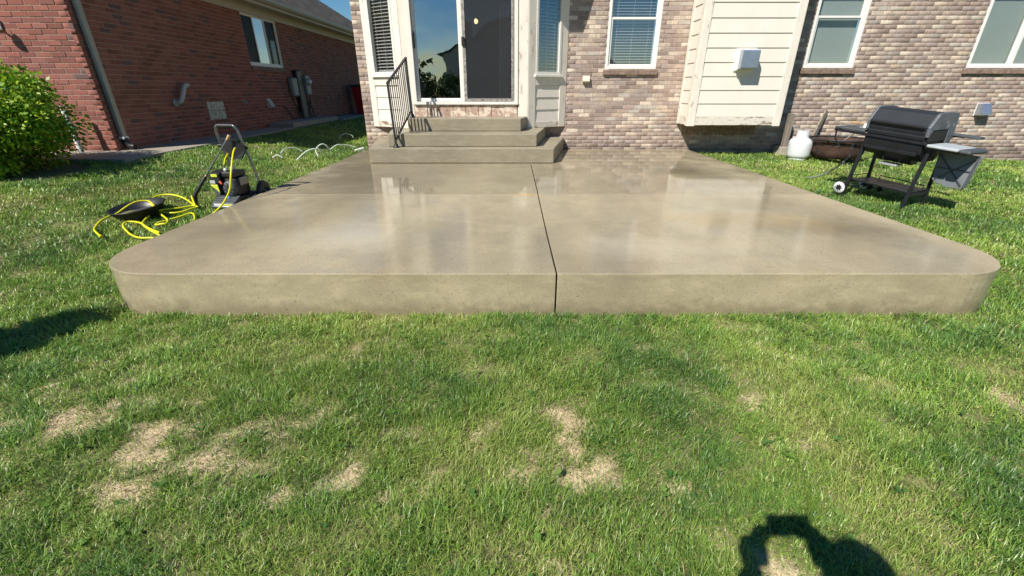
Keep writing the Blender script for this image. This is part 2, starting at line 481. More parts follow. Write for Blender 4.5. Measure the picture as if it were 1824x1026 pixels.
M['lidpaint'] = mk('lid_enamel', (0.019, 0.023, 0.028), 0.55, 0.0, var=0.2, scale=7, bump=0.04, bscale=15)
M['castgrey'] = mk('worn_aluminium', (0.15, 0.165, 0.185), 0.5, 0.35, var=0.35, scale=10, spot=(0.38, 0.40, 0.42), spot_amt=0.35, spot_scale=14)
M['greyplastic'] = mk('grey_plastic', (0.42, 0.46, 0.48), 0.55, var=0.10, scale=6, bump=0.1)
M['shadedpanel'] = mk('shaded_panel_grey', (0.19, 0.21, 0.225), 0.55, var=0.15, scale=6)  # table's grey plastic, darkened to paint in the shade under the side table
M['darkplastic'] = mk('slate_plastic', (0.075, 0.085, 0.092), 0.55, var=0.2)
M['white'] = mk('white_paint', (0.78, 0.79, 0.78), 0.4, var=0.05)
M['tank'] = mk('tank_paint', (0.68, 0.70, 0.71), 0.35, var=0.05, scale=8, spot=(0.5, 0.47, 0.42), spot_amt=0.12)
M['rust'] = mk('rusty_steel', (0.085, 0.045, 0.032), 0.85, 0.2, var=0.5, scale=9, bump=0.5, spot=(0.045, 0.03, 0.026), spot_amt=0.55, spot_scale=8)
M['greywood'] = mk('grey_wood', (0.24, 0.205, 0.165), 0.85, var=0.35, scale=8, bump=0.5, stretch=(4, 4, 0.6))
M['orangewood'] = mk('tan_wood', (0.55, 0.34, 0.16), 0.7, var=0.25, scale=8)
M['galv'] = mk('galvanised', (0.46, 0.52, 0.60), 0.34, 0.75, var=0.12, scale=20)
M['alu'] = mk('foil_tray', (0.75, 0.76, 0.77), 0.35, 0.7)
M['steel'] = mk('steel_tube', (0.24, 0.25, 0.26), 0.33, 0.85, var=0.15)
M['yellow'] = mk('yellow_hose', (0.74, 0.70, 0.02), 0.4, var=0.06)
M['lime'] = mk('lime_plastic', (0.62, 0.68, 0.05), 0.4)
M['blue'] = mk('blue_cap', (0.10, 0.32, 0.72), 0.4)
M['tip'] = mk('tan_tip', (0.55, 0.35, 0.17), 0.5)
M['tub'] = mk('black_tub', (0.016, 0.017, 0.02), 0.42, var=0.2)
M['tubfloor'] = mk('dusty_tub_floor', (0.055, 0.057, 0.065), 0.6, var=0.4, scale=14)
M['hosewhite'] = mk('pale_hose', (0.52, 0.60, 0.50), 0.5, var=0.1)
M['grey'] = mk('meter_grey', (0.24, 0.255, 0.26), 0.5, 0.2)
M['pvc'] = mk('pvc_grey', (0.48, 0.48, 0.46), 0.5)
M['spout'] = mk('spout_beige', (0.36, 0.335, 0.29), 0.45, 0.1, var=0.06)
M['fascia'] = mk('fascia_beige', (0.47, 0.42, 0.34), 0.5, var=0.05)
M['shingle'] = mk('shingle', (0.14, 0.12, 0.098), 0.95, var=0.45, scale=12, bump=0.9, bscale=60, stretch=(1, 1.6, 2))
M['glassblock'] = mk('glass_block', (0.34, 0.38, 0.37), 0.10, var=0.7, scale=18, bump=0.9, bscale=22)
M['binred'] = mk('bin_red', (0.48, 0.015, 0.022), 0.45, var=0.1)
M['beigebox'] = mk('beige_box', (0.60, 0.55, 0.45), 0.5)
M['skin'] = mk('skin', (0.50, 0.32, 0.24), 0.5)
M['cloth'] = mk('dark_cloth', (0.05, 0.055, 0.07), 0.9)
M['farwall'] = mk('far_house_wall', (0.34, 0.27, 0.21), 0.9, var=0.2, scale=3)
M['faralt'] = mk('far_house_siding', (0.55, 0.51, 0.43), 0.8, var=0.1, scale=3)
M['plate'] = mk('plate_grey', (0.55, 0.56, 0.56), 0.4, 0.3)

# lit bulb seen through the door
bm_ = bpy.data.materials.new('bulb'); bm_.use_nodes = True
b_ = bm_.node_tree.nodes['Principled BSDF']; b_.inputs['Emission Color'].default_value = (1.0, 0.62, 0.28, 1); b_.inputs['Emission Strength'].default_value = 9
M['bulb'] = bm_

# ------------------------------------------------------------------ terrain
W = 8.66                   # plane of our house wall
PX0, PX1, PY0, PTOP = -2.76, 3.30, 2.48, 0.265
NX, NY, NZ = -5.80, 6.67, 0.47   # neighbour house corner

def terr(x, y):
    x = np.asarray(x, float); y = np.asarray(y, float)
    zl = .245 * S((y - 2.3) / 4.5) + .225 * S((-2.9 - x) / 2.5) * S((y - .5) / 4.5)
    zr = .19 * S((y - 2.7) / 6.2) * (1 - .75 * S((x - 6) / 4))
    k = S((x + 2.74) / 1.6)
    return zl * (1 - k) + zr * k - .026 * (1 - S((y - 2.5) / 1.5))
def tz(x, y): return float(terr(x, y))

BARE = [(-2.15, 1.48, 0.13, 0.05), (-1.9, 1.53, 0.16, 0.09), (-1.77, 1.57, 0.1, 0.06), (-1.47, 1.42, 0.12, 0.09), (-1.47, 1.31, 0.09, 0.06), (-1.45, 1.15, 0.09, 0.04), (-1.37, 1.17, 0.09, 0.05), (-1.24, 1.23, 0.16, 0.06), (-1.04, 1.2, 0.11, 0.06), (-1.12, 1.39, 0.17, 0.05), (-1.0, 1.47, 0.14, 0.05), (-0.85, 1.52, 0.09, 0.04), (-0.79, 1.11, 0.14, 0.04), (-0.87, 1.08, 0.08, 0.02), (-0.64, 1.18, 0.08, 0.05), (-0.72, 1.15, 0.08, 0.04), (-0.44, 1.1, 0.04, 0.05), (-0.46, 1.41, 0.07, 0.05), (0.22, 1.5, 0.09, 0.09), (0.23, 1.36, 0.07, 0.06), (0.35, 1.23, 0.1, 0.05), (0.27, 1.21, 0.06, 0.04), (0.1, 1.27, 0.07, 0.04), (0.04, 1.2, 0.05, 0.03), (1.1, 1.36, 0.05, 0.06), (0.61, 1.13, 0.05, 0.02), (0.65, 1.1, 0.04, 0.02), (0.36, 0.96, 0.04, 0.03), (0.7, 0.99, 0.04, 0.03), (0.83, 0.86, 0.06, 0.08), (-0.86, 2.1, 0.06, 0.05), (-0.71, 2.12, 0.05, 0.04), (-0.62, 2.14, 0.05, 0.03), (-1.07, 1.96, 0.04, 0.03), (-1.11, 1.87, 0.06, 0.03), (-0.84, 2.27, 0.07, 0.06), (-0.08, 1.44, 0.06, 0.03), (0.73, 2.06, 0.06, 0.06), (-0.67, 1.49, 0.05, 0.03), (1.09, 1.64, 0.07, 0.03), (0.14, 1.04, 0.04, 0.02), (-0.37, 1.18, 0.03, 0.05), (2.27, 1.64, 0.1, 0.06), (-2.31, 1.67, 0.16, 0.03), (-1.41, 1.67, 0.16, 0.04), (1.62, 1.95, 0.09, 0.04), (0.14, 0.84, 0.03, 0.01), (-0.39, 0.97, 0.04, 0.02), (-2.27, 1.95, 0.12, 0.04)]

def bare_mask(x, y):
    """1 where the turf is dead"""
    x = np.asarray(x, float); y = np.asarray(y, float)
    wx = x + (fbm(x * 8, y * 8, 1, 4) - .5) * .26; wy = y + (fbm(x * 8, y * 8, 5, 4) - .5) * .20
    m = np.zeros_like(x)
    for cx, cy, a, b in BARE:
        weak = 0.0 if (cx < -.5 and cy < 1.6) or (-.1 < cx < .5 and 1.1 < cy < 1.6) or (cy < .9) else .55
        ca, sa = math.cos(.35), math.sin(.35)
        dx = wx - cx; dy = wy - cy
        u = (dx * ca + dy * sa) / a; v = (-dx * sa + dy * ca) / (b * 1.15)
        m = np.maximum(m, 1.5 - weak - .9 * (u * u + v * v))
    return np.clip((m - .08) * 1.25 * np.clip(3.2 * fbm(x * 11, y * 11, 9, 4) - .85, 0, 1.3), 0, 1)

# lawn sheet: fine near the photographer, coarse far off
def axis(parts):
    out = []
    for a, b, st in parts: out += list(np.arange(a, b, st))
    return np.array(out + [parts[-1][1]])
gx = axis([(-90, -12, 6), (-12, -4, .4), (-4, 4, .035), (4, 12, .4), (12, 90, 6)])
gy = axis([(-90, -6, 6), (-6, .3, .45), (.3, 2.7, .035), (2.7, 10, .3), (10, 24, 1.0), (24, 120, 8)])
GX, GY = np.meshgrid(gx, gy)
GZ = terr(GX, GY) + (fbm(GX * 5, GY * 5, 2) - .5) * .025
bm_mask = bare_mask(GX.ravel(), GY.ravel()); bm_mask[(np.abs(GX.ravel()) > 4) | (GY.ravel() > 2.7)] = 0
nn = fbm(GX.ravel() * 3, GY.ravel() * 3, 8)
th_ = np.clip((fbm(GX.ravel() * 8.5, GY.ravel() * 8.5, 21, 3) - .5) * 1.6 + .55, 0, 1)[:, None]
soil = (np.array([.24, .225, .095])[None] * (1 - th_) + np.array([.065, .07, .025])[None] * th_) * (0.7 + .6 * nn[:, None])
straw = np.array([.66, .53, .33])[None] * (0.70 + .6 * fbm(GX.ravel() * 30, GY.ravel() * 30, 4)[:, None])
lc = soil * (1 - bm_mask[:, None]) + straw * bm_mask[:, None]
ny_, nx_ = GX.shape
idx = np.arange(nx_ * ny_).reshape(ny_, nx_)
fq = np.stack([idx[:-1, :-1], idx[:-1, 1:], idx[1:, 1:], idx[1:, :-1]], -1).reshape(-1, 4)
lawn = np_mesh('lawn', np.stack([GX.ravel(), GY.ravel(), GZ.ravel()], 1), fq, M['lawn'], lc, smooth=True)
tag(lawn, kind='structure')

# ------------------------------------------------------------------ patio
patio = thing('patio', 'wet tan concrete patio slab with rounded front corners on the lawn', 'patio', (0, PY0, 0))
def arc(cx, cy, r, a0, a1, n=14):
    return [(cx + r * math.cos(R(a0 + (a1 - a0) * i / n)), cy + r * math.sin(R(a0 + (a1 - a0) * i / n))) for i in range(n + 1)]
JX, JY1, JY2 = 0.27, 4.72, 6.86
RC = 0.50
def rough_edge(poly):
    """a poured edge is never quite straight: small steps along the front"""
    out = []
    for (a, b) in zip(poly, poly[1:] + poly[:1]):
        out.append(a)
        if abs(a[1] - PY0) < 1e-6 and abs(b[1] - PY0) < 1e-6:
            n = int(abs(b[0] - a[0]) / .035)
            for i in range(1, n):
                x = a[0] + (b[0] - a[0]) * i / n
                out.append((x, PY0 + (float(fbm(x * 3, 3, 3, 2)) - .5) * .007 + random.uniform(-.0002, .0002)))
    return out
def slab(poly, b=0.0035, mt='patio'):
    return MB().prism([(x, y - PY0) for x, y in rough_edge(poly)], -0.08, PTOP + random.uniform(-.0015, .0015)).build('concrete_slab', M[mt], patio, bevel=b, seg=3)
g = .0045
slab(arc(PX0 + RC, PY0 + RC, RC, 180, 270) + [(JX - g, PY0), (JX - g - .004, 3.2), (JX - g, JY1 - .0035), (PX0, JY1 - .0035)], .006)
slab([(JX + g, PY0)] + arc(PX1 - RC, PY0 + RC, RC, 270, 360) + [(PX1, JY1 - .0035), (JX + g, JY1 - .0035), (JX + g - .004, 3.2)], .006)
slab([(PX0, JY1 + .0035), (JX - g, JY1 + .0035), (JX - g, JY2 - .002), (PX0, JY2 - .002)], mt='patio_wet')
slab([(JX + g, JY1 + .0035), (PX1, JY1 + .0035), (PX1, JY2 - .002), (JX + g, JY2 - .002)], mt='patio_wet')
slab([(PX0, JY2 + .002), (0.0, JY2 + .002), (0.0, W - .012), (PX0, W - .012)], mt='patio_wet')
slab([(0.004, JY2 + .002), (PX1, JY2 + .002), (PX1, W - .012), (0.004, W - .012)], mt='patio_wet')
jm = MB().box(JX - .03, JX + .03, .03, JY2 - PY0, -.07, PTOP - .06)
jm.box(PX0 + .05, PX1 - .05, JY1 - PY0 - .02, JY1 - PY0 + .02, -.07, PTOP - .02)
jm.box(PX0 + .05, PX1 - .05, JY2 - PY0 - .02, JY2 - PY0 + .02, -.07, PTOP - .02)
jm.build('joint', M['joint'], patio)

# ------------------------------------------------------------------ steps
steps = thing('concrete_steps', 'three flared concrete steps rising from the patio to the sliding glass door', 'steps', (-.8, 6.87, PTOP))
def trap(xl0, xr0, y0, xl1, xr1, y1, z0, z1):
    return MB().prism([(xl0 + .8, y0 - 6.87), (xr0 + .8, y0 - 6.87), (xr1 + .8, y1 - 6.87), (xl1 + .8, y1 - 6.87)], z0 - PTOP, z1 - PTOP).build('step', M['steps'], steps, bevel=.012, seg=3)
trap(-2.19, .62, 6.885, -2.52, .95, 8.63, PTOP + .002, .485)
trap(-1.935, .366, 7.09, -2.20, .61, 8.62, .487, .672)
trap(-1.71, .127, 7.57, -1.83, .245, 8.20, .674, .868)

# ------------------------------------------------------------------ railing
rail = thing('stair_railing', 'dark iron handrail with thin balusters on the left of the concrete steps', 'railing', (-1.8, 6.98, .485))
T0, T1 = Vector((-1.82, 6.98, 1.385)), Vector((-1.72, 7.88, 1.755))
L0, L1 = Vector((-1.785, 6.99, .60)), Vector((-1.70, 7.87, .98))
o_ = Vector((-1.8, 6.98, .485))
MB().bar(T0 - o_ + Vector((0, -.02, -.008)), T1 - o_ + Vector((0, .02, .008)), .036, .022).build('top_rail', M['iron'], rail, bevel=.004)
MB().bar(L0 - o_, L1 - o_, .026, .018).build('bottom_rail', M['iron'], rail)
for (tp, bz, yy) in ((T0, .487, 6.98), (T1, .87, 7.86)):
    p = MB().bar((tp.x - o_.x, tp.y - o_.y, tp.z - o_.z), (tp.x - o_.x + .03, yy - o_.y, bz - o_.z), .03, .03, (0, 1, 0)).build('post', M['iron'], rail, bevel=.003)
    f = MB().lathe([(.0, .05), (.028, .05), (.034, .02), (.05, .006), (.05, 0), (0, 0)], 12, (tp.x - o_.x + .03, yy - o_.y, bz - o_.z + .001)).build('foot', M['iron'], p)
NB = 10
bal = MB().bar((0, 0, 0), (.03, -.002, -.78), .013, .013, (0, 1, 0)).mesh('baluster', M['iron'])
for i in range(1, NB + 1):
    t = i / (NB + 1)
    p = T0.lerp(T1, t) - o_; q = L0.lerp(L1, t) - o_
    place(bal, 'baluster', rail, (p.x, p.y, p.z - .008), scale=(1, 1, (p.z - q.z) / .78))

# ------------------------------------------------------------------ bricks
fwd = Vector((0, math.cos(R(24.5)), -math.sin(R(24.5))))
def screen_size(p, face=1.0):
    """rough size in the picture of a small patch at world p, zero when out of frame"""
    d = p[1] * fwd.y + (p[2] - CAM_H) * fwd.z
    if d < .3: return 0
    x = p[0] / d; y = (-(p[2] - CAM_H) * math.cos(R(24.5)) - p[1] * math.sin(R(24.5))) / d
    if abs(x) > 1.2 or abs(y) > .68: return 0
    return face / d / d

def brick_wall(house, hloc, name, origin, ang, length, z0, z1, holes, colours, mat, mort, nbig, body=.2, plate_front=.0055, label=None, skip=None, quota_bias=1.0):
    """running bond of real bricks on a mortar plate. local x runs along the wall, local -y faces out"""
    wl = empty(name, (origin[0] - hloc[0], origin[1] - hloc[1], 0 - hloc[2]), (0, 0, ang), house)
    if label: wl['label'] = label
    # mortar plate with openings, cut in cells
    xs = sorted({0.0, length, *[h[0] for h in holes], *[h[1] for h in holes]}); xs = [x for x in xs if 0 <= x <= length]
    zs = sorted({z0, z1, *[h[2] for h in holes], *[h[3] for h in holes]}); zs = [z for z in zs if z0 <= z <= z1]
    mb = MB()
    for a, b in zip(xs[:-1], xs[1:]):
        for c, d in zip(zs[:-1], zs[1:]):
            mx, mz = (a + b) / 2, (c + d) / 2
            if any(h[0] < mx < h[1] and h[2] < mz < h[3] for h in holes): continue
            mb.add([(a, plate_front, c), (b, plate_front, c), (b, plate_front, d), (a, plate_front, d)], [(0, 1, 2, 3)])
    for h in holes:
        a, b, c, d = h[:4]
        mb.add([(a, plate_front, c), (a, plate_front, d), (a, .12, d), (a, .12, c)], [(0, 1, 2, 3)])
        mb.add([(b, plate_front, c), (b, .12, c), (b, .12, d), (b, plate_front, d)], [(0, 1, 2, 3)])
        mb.add([(a, plate_front, d), (b, plate_front, d), (b, .12, d), (a, .12, d)], [(0, 1, 2, 3)])
        mb.add([(a, plate_front, c), (a, .12, c), (b, .12, c), (b, plate_front, c)], [(0, 1, 2, 3)])
    mb.build('mortar', mort, wl)
    BL, BH, J = .1935, .0575, .0095
    rows = int((z1 - z0) / (BH + J))
    out = []
    for r in range(rows):
        zb = z0 + r * (BH + J) + J / 2
        x = -(BL + J) / 2 * (r % 2) + random.uniform(-.004, .004)
        while x < length:
            a, b = max(x, 0), min(x + BL, length)
            x += BL + J
            segs = [(a, b)]
            for h in holes:
                if zb + BH > h[2] + .006 and zb < h[3] - .006:
                    ns = []
                    for s0, s1 in segs:
                        if s1 <= h[0] or s0 >= h[1]: ns.append((s0, s1)); continue
                        if s0 < h[0]: ns.append((s0, h[0] - .002))
                        if s1 > h[1]: ns.append((h[1] + .002, s1))
                    segs = ns
            for s0, s1 in segs:
                if s1 - s0 > .025: out.append((s0, s1, zb))
    ca, sa = math.cos(ang), math.sin(ang)
    nrm = (sa, -ca)
    sized = []
    for i, (a, b, zb) in enumerate(out):
        m = (a + b) / 2
        p = (origin[0] + m * ca, origin[1] + m * sa, zb)
        vd = Vector((-p[0], -p[1], CAM_H - p[2])).normalized()
        fc = abs(vd.x * nrm[0] + vd.y * nrm[1])
        sized.append((screen_size(p, fc) * (b - a), i))
    order = sorted(sized, reverse=True)
    big = {i for s, i in order[:nbig] if s > 0}
    # shared brick meshes, one per colour
    def bmesh_for(col):
        v = [(0, 0, 0), (BL, 0, 0), (BL, .06, 0), (0, .06, 0), (0, 0, BH), (BL, 0, BH), (BL, .06, BH), (0, .06, BH)]
        e = .003
        v = [(e, 0, e), (BL - e, 0, e), (BL - e, 0, BH - e), (e, 0, BH - e), (0, e, 0), (BL, e, 0), (BL, e, BH), (0, e, BH), (0, .06, 0), (BL, .06, 0), (BL, .06, BH), (0, .06, BH)]
        f = [(0, 1, 2, 3), (0, 4, 5, 1), (1, 5, 6, 2), (2, 6, 7, 3), (3, 7, 4, 0), (4, 8, 9, 5), (5, 9, 10, 6), (6, 10, 11, 7), (7, 11, 8, 4)]
        me = bpy.data.meshes.new('brick'); me.from_pydata(v, [], f)
        at = me.color_attributes.new('Col', 'FLOAT_COLOR', 'POINT')
        for d in at.data: d.color = (*col, 1)
        me.materials.append(mat)
        return me, np.array(v), f
    meshes = {}
    pal = []
    wts = np.array([c[1] for c in colours], float); wts /= wts.sum()
    for c, w_ in colours:
        for k in range(4):
            j = 1 + random.uniform(-.16, .16); h = random.uniform(-.05, .05)
            pal.append((c[0] * j * (1 + h), c[1] * j, c[2] * j * (1 - h)))
    for k, c in enumerate(pal): meshes[k] = bmesh_for(c)
    VV = []; FF = []; CC = []; off = 0
    for i, (a, b, zb) in enumerate(out):
        k = int(rng.choice(len(colours), p=wts)) * 4 + random.randrange(4)
        me, v, f = meshes[k]
        y = random.uniform(-.0025, .0025)
        sx = (b - a) / BL
        if i in big:
            place(me, 'brick', wl, (a, y, zb), (0, random.uniform(-.004, .004), 0), (sx, 1, 1))
        else:
            if skip and skip(a, b, zb): continue
            vv = v * np.array([sx, 1, 1]) + np.array([a, y, zb])
            VV.append(vv); FF += [tuple(q + off for q in ff) for ff in f]; CC.append(np.tile(pal[k], (12, 1))); off += 12
    if VV:
        o = np_mesh('brickwork', np.concatenate(VV), np.array(FF), mat, np.concatenate(CC), wl)
        tag(o, kind='stuff')
    return wl

# ------------------------------------------------------------------ our house
house = thing('brick_house', 'tan and grey brick house with cream siding bays behind the patio', 'house', (0, W, 0))
HL = (0, W, 0)
X0 = -2.75
def hx(x): return x - X0
TANS = [((.375, .295, .25), 32), ((.34, .265, .23), 26), ((.41, .335, .285), 20), ((.57, .485, .395), 17), ((.49, .395, .31), 10), ((.285, .22, .19), 7)]
WIN1 = (1.63, 2.53, 1.625, 3.05); WIN2 = (5.14, 6.02, 1.64, 3.05); WIN3 = (8.03, 9.75, 1.64, 3.05)
holes = [(hx(a), hx(b), c, d) for a, b, c, d in (WIN1, WIN2, WIN3)]
holes += [(hx(-2.55), hx(.93), .70, 3.3), (hx(3.06), hx(4.62), .76, 3.3)]
brick_wall(house, HL, 'wall', (X0, W), 0, 14.2, -.04, 3.45, holes, TANS, M['tan_brick'], M['mortar'], 300)
# the return wall of the house on its left side, brick as well
brick_wall(house, HL, 'wall', (X0, W + 3.0), -math.pi / 2, 2.94, -.04, 3.45, [], TANS, M['tan_brick'], M['mortar'], 0)
# roof over the wall with eave
rf = MB()
rf.add([(-3.2, -.45, 3.42), (12.0, -.45, 3.42), (12.0, 5.5, 6.6), (-3.2, 5.5, 6.6), (-3.2, -.45, 3.54), (12.0, -.45, 3.54), (12.0, 5.5, 6.72), (-3.2, 5.5, 6.72)],
       [(0, 3, 2, 1), (4, 5, 6, 7), (0, 1, 5, 4), (1, 2, 6, 5), (2, 3, 7, 6), (3, 0, 4, 7)])
rf.build('roof', M['shingle'], house)
MB().box(-3.2, 12.0, -.40, -.005, 3.44, 3.47).build('soffit', M['fascia'], house)
# white metal downspout shoe at the left corner
sh = MB().bar((-2.83, -.04, .27), (-2.96, -.16, .24), .07, .06).build('downspout_shoe', M['white'], house, bevel=.008)

def rows_frame(parent, x0, x1, z0, z1, w, y0, y1, mat, name='window_frame', bevel=.004):
    m = MB()
    m.box(x0, x0 + w, y0, y1, z0, z1); m.box(x1 - w, x1, y0, y1, z0, z1)
    m.box(x0 + w, x1 - w, y0, y1, z0, z0 + w); m.box(x0 + w, x1 - w, y0, y1, z1 - w, z1)
    return m.build(name, mat, parent, bevel=bevel)

def hung_window(parent, x0, x1, z0, z1, zm, fill, gmat, loc=(0, 0, 0), slat_gap=.043):
    """double hung window: frame, two sashes, panes, blinds"""
    w = empty('window', loc, (0, 0, 0), parent)
    rows_frame(w, x0, x1, z0, z1, .045, -.004, .10, M['vinyl'])
    a, b = x0 + .045, x1 - .045
    rows_frame(w, a, b, z0 + .045, zm + .02, .034, .022, .055, M['vinyl'], 'lower_sash', .003)
    rows_frame(w, a, b, zm - .018, z1 - .045, .032, .060, .088, M['vinyl'], 'upper_sash', .003)
    MB().box(a + .034, b - .034, .036, .042, z0 + .079, zm - .014).build('pane', gmat, w)
    MB().box(a + .032, b - .032, .072, .078, zm + .014, z1 - .077).build('pane', gmat, w)
    blinds(w, a + .01, b - .01, z0 + .05, z1 - .05, .112, fill, slat_gap)
    return w

def blinds(w, a, b, z0, z1, y, fill, gap=.043):
    if fill == 'shade':
        MB().box(a, b, y + .012, y + .016, z0 + .012, z1).build('shade', M['shade'], w)
        MB().box(a, b, y + .004, y + .026, z0 - .006, z0 + .010).build('hem_bar', M['blind'], w)
    else:
        tilt = fill
        sm = MB()
        dy, dz = .024 * math.cos(tilt), .024 * math.sin(tilt)
        sm.add([(a, -dy, -dz), (b, -dy, -dz), (b, dy, dz), (a, dy, dz), (a, -dy, -dz - .003), (b, -dy, -dz - .003), (b, dy, dz - .003), (a, dy, dz - .003)],
               [(0, 1, 2, 3), (7, 6, 5, 4), (0, 4, 5, 1), (2, 6, 7, 3)])
        me = sm.mesh('slat', M['blind'])
        z = z0 + .03; i = 0
        while z < z1:
            place(me, 'slat', w, (0, y + .03, z)); z += gap
        MB().box(a, b, y + .012, y + .05, z0 + .0, z0 + .018).build('bottom_rail', M['blind'], w)
        cords = MB()
        for t in (.15, .5, .85):
            cords.box(a + (b - a) * t - .002, a + (b - a) * t + .002, y + .003, y + .007, z0, z1)
        cords.build('ladder_cord', M['blind'], w)
    MB().box(a - .02, b + .02, y + .16, y + .18, z0 - .03, z1 + .05).build('backing', M['room'], w)

def rowlock(parent, x0, x1, zt, y0=-.045, y1=.05, h=.085):
    """sloping brick sill made of bricks on edge"""
    s = empty('sill', (0, 0, 0), (0, 0, 0), parent)
    n = max(3, int((x1 - x0) / .068)); st = (x1 - x0) / n
    me = MB().add([(0, y0, 0), (st - .006, y0, 0), (st - .006, y1, 0), (0, y1, 0), (0, y0, h - .018), (st - .006, y0, h - .018), (st - .006, y1, h), (0, y1, h)],
                  [(0, 3, 2, 1), (4, 5, 6, 7), (0, 1, 5, 4), (1, 2, 6, 5), (2, 3, 7, 6), (3, 0, 4, 7)]).mesh('brick', M['sill_brick'])
    for i in range(n):
        place(me, 'brick', s, (x0 + i * st, random.uniform(-.002, .002), zt - h + random.uniform(-.002, .002)))
    MB().box(x0 + .002, x1 - .006, y0 + .006, y1 - .002, zt - h + .004, zt - .022).build('mortar', M['mortar'], s)
    return s

w1 = hung_window(house, *WIN1, 2.40, R(14), M['pane']); w1['label'] = 'window with open horizontal blinds'
w2 = hung_window(house, *WIN2, 2.42, 'shade', M['paneb'])
rowlock(house, 1.60, 2.56, 1.622); rowlock(house, 5.10, 6.06, 1.637); rowlock(house, 7.98, 9.82, 1.637)
# wide slider window on the right
w3 = empty('window', (0, 0, 0), (0, 0, 0), house)
x0, x1, z0, z1 = WIN3
rows_frame(w3, x0, x1, z0, z1, .05, -.004, .10, M['vinyl'])
xm = 8.80
MB().box(xm - .035, xm + .035, .012, .085, z0 + .05, z1 - .05).build('mullion', M['vinyl'], w3, bevel=.003)
for a, b in ((x0 + .05, xm - .035), (xm + .035, x1 - .05)):
    rows_frame(w3, a, b, z0 + .05, z1 - .05, .022, .03, .06, M['vinyl'], 'sash', .002)
    MB().box(a + .022, b - .022, .042, .048, z0 + .072, z1 - .072).build('pane', M['paneb'], w3)
blinds(w3, x0 + .05, x1 - .05, z0 + .05, z1 - .05, .112, 'shade')

# ---- chimney chase with lap siding
CX0, CX1, CZ0, CZ1, CD = 3.045, 4.635, .725, 3.43, .54
chase = empty('chase', (0, 0, 0), (0, 0, 0), house); chase['label'] = 'cream lap siding bump out on the brick wall'
MB().box(CX0 + .012, CX1 - .012, -CD + .014, .10, CZ0 + .02, CZ1).build('sheathing', M['trim'], chase)
def lap(parent, x0, x1, z0, z1, y, name='siding_board', expo=.211, mat=None, rot=0, loc=(0, 0, 0), first=None):
    z = z0; t = .020
    while z < z1 - .01:
        e = min(expo, z1 - z)
        MB().add([(x0, y - t, z), (x1, y - t, z), (x1, y, z), (x0, y, z), (x0, y - .007, z + e - .0015), (x1, y - .007, z + e - .0015), (x1, y, z + e - .0015), (x0, y, z + e - .0015)],
                 [(0, 3, 2, 1), (4, 5, 6, 7), (0, 1, 5, 4), (1, 2, 6, 5), (2, 3, 7, 6), (3, 0, 4, 7)]).build(name, mat or M['siding'], parent, loc, (0, 0, rot))
        z += e
CW = .115
lap(chase, CX0 + CW - .02, CX1 - CW + .02, CZ0 + .14, CZ1, -CD + .013)
# sides (left one is seen)
lap(chase, 0.0, CD - .095, CZ0 + .14, CZ1, 0, rot=-math.pi / 2, loc=(CX0 + .013, -.004, 0))
lap(chase, .095, CD, CZ0 + .14, CZ1, 0, rot=math.pi / 2, loc=(CX1 - .013, -CD, 0))
for x0_, x1_ in ((CX0, CX0 + CW), (CX1 - CW, CX1)):
    MB().box(x0_, x1_, -CD - .016, -CD + .012, CZ0 - .012, CZ1).build('corner_board', M['trim'], chase, bevel=.003)
MB().box(CX0 - .014, CX0 + .010, -CD - .013, -CD + .095, CZ0 - .012, CZ1).build('corner_board', M['trim'], chase, bevel=.003)
MB().box(CX1 - .010, CX1 + .014, -CD - .013, -CD + .095, CZ0 - .012, CZ1).build('corner_board', M['trim'], chase, bevel=.003)
MB().box(CX0 - .014, CX0 + .010, -.095, -.004, CZ0, CZ1).build('corner_board', M['trim'], chase, bevel=.003)
MB().box(CX0 + CW, CX1 - CW, -CD - .008, -CD + .014, CZ0 + .004, CZ0 + .138).build('skirt_board', M['trim_low'], chase, bevel=.003)
MB().box(CX0 - .010, CX0 + .010, -CD + .096, -.096, CZ0 + .004, CZ0 + .138).build('skirt_board', M['trim_low'], chase, bevel=.003)
MB().box(CX0 + .012, CX1 - .012, -CD + .012, -.002, CZ0 - .002, CZ0 + .018).build('underside', M['trim_low'], chase)
# soldier course below the chase
sold = MB().box(0, .056, -.004, .04, 0, .195).mesh('brick', M['sill_brick'])
for i in range(20):
    place(sold, 'brick', house, (3.16 + i * .069, random.uniform(-.002, .003), .515))

# ---- bay with sliding door
KS = 1.025      # door plane stands 8.2 m from the viewer
KL = ((0), (KS - 1) * W, -(KS - 1) * CAM_H)
bay = empty('bay', KL, (0, 0, 0), house); bay.scale = (KS,) * 3; bay['label'] = 'weathered white bay holding the sliding door and two narrow windows'
DY = 8.0 - W
BZ0, BZ1 = .672, 3.32
# front trims
MB().box(-1.80, -1.672, DY - .012, DY + .05, BZ0, BZ1).build('trim_board', M['trim'], bay, bevel=.004)
MB().box(.082, .25, DY - .012, DY + .05, BZ0, BZ1).build('trim_board', M['trim'], bay, bevel=.004)
MB().box(-1.672, .082, DY, DY + .05, 3.16, BZ1).build('trim_board', M['trim'], bay)
# worn brick threshold
thr = empty('threshold', KL, (0, 0, 0), house); thr.scale = (KS,) * 3; thr['label'] = 'worn flaking brick row under the door'
M['thresh'] = mk('worn_threshold', (0.42, 0.29, 0.22), 0.85, var=0.4, scale=10, bump=1.0, bscale=30, spot=(0.70, 0.60, 0.48), spot_amt=0.72, spot_scale=9)
xx = -1.67
for i in range(8):
    wd = .2175
    MB().box(xx, xx + wd - .004, DY - .006 + random.uniform(-.006, .006), DY + .06, .872, 1.062).build('brick', M['thresh'], thr, bevel=.006)
    xx += wd
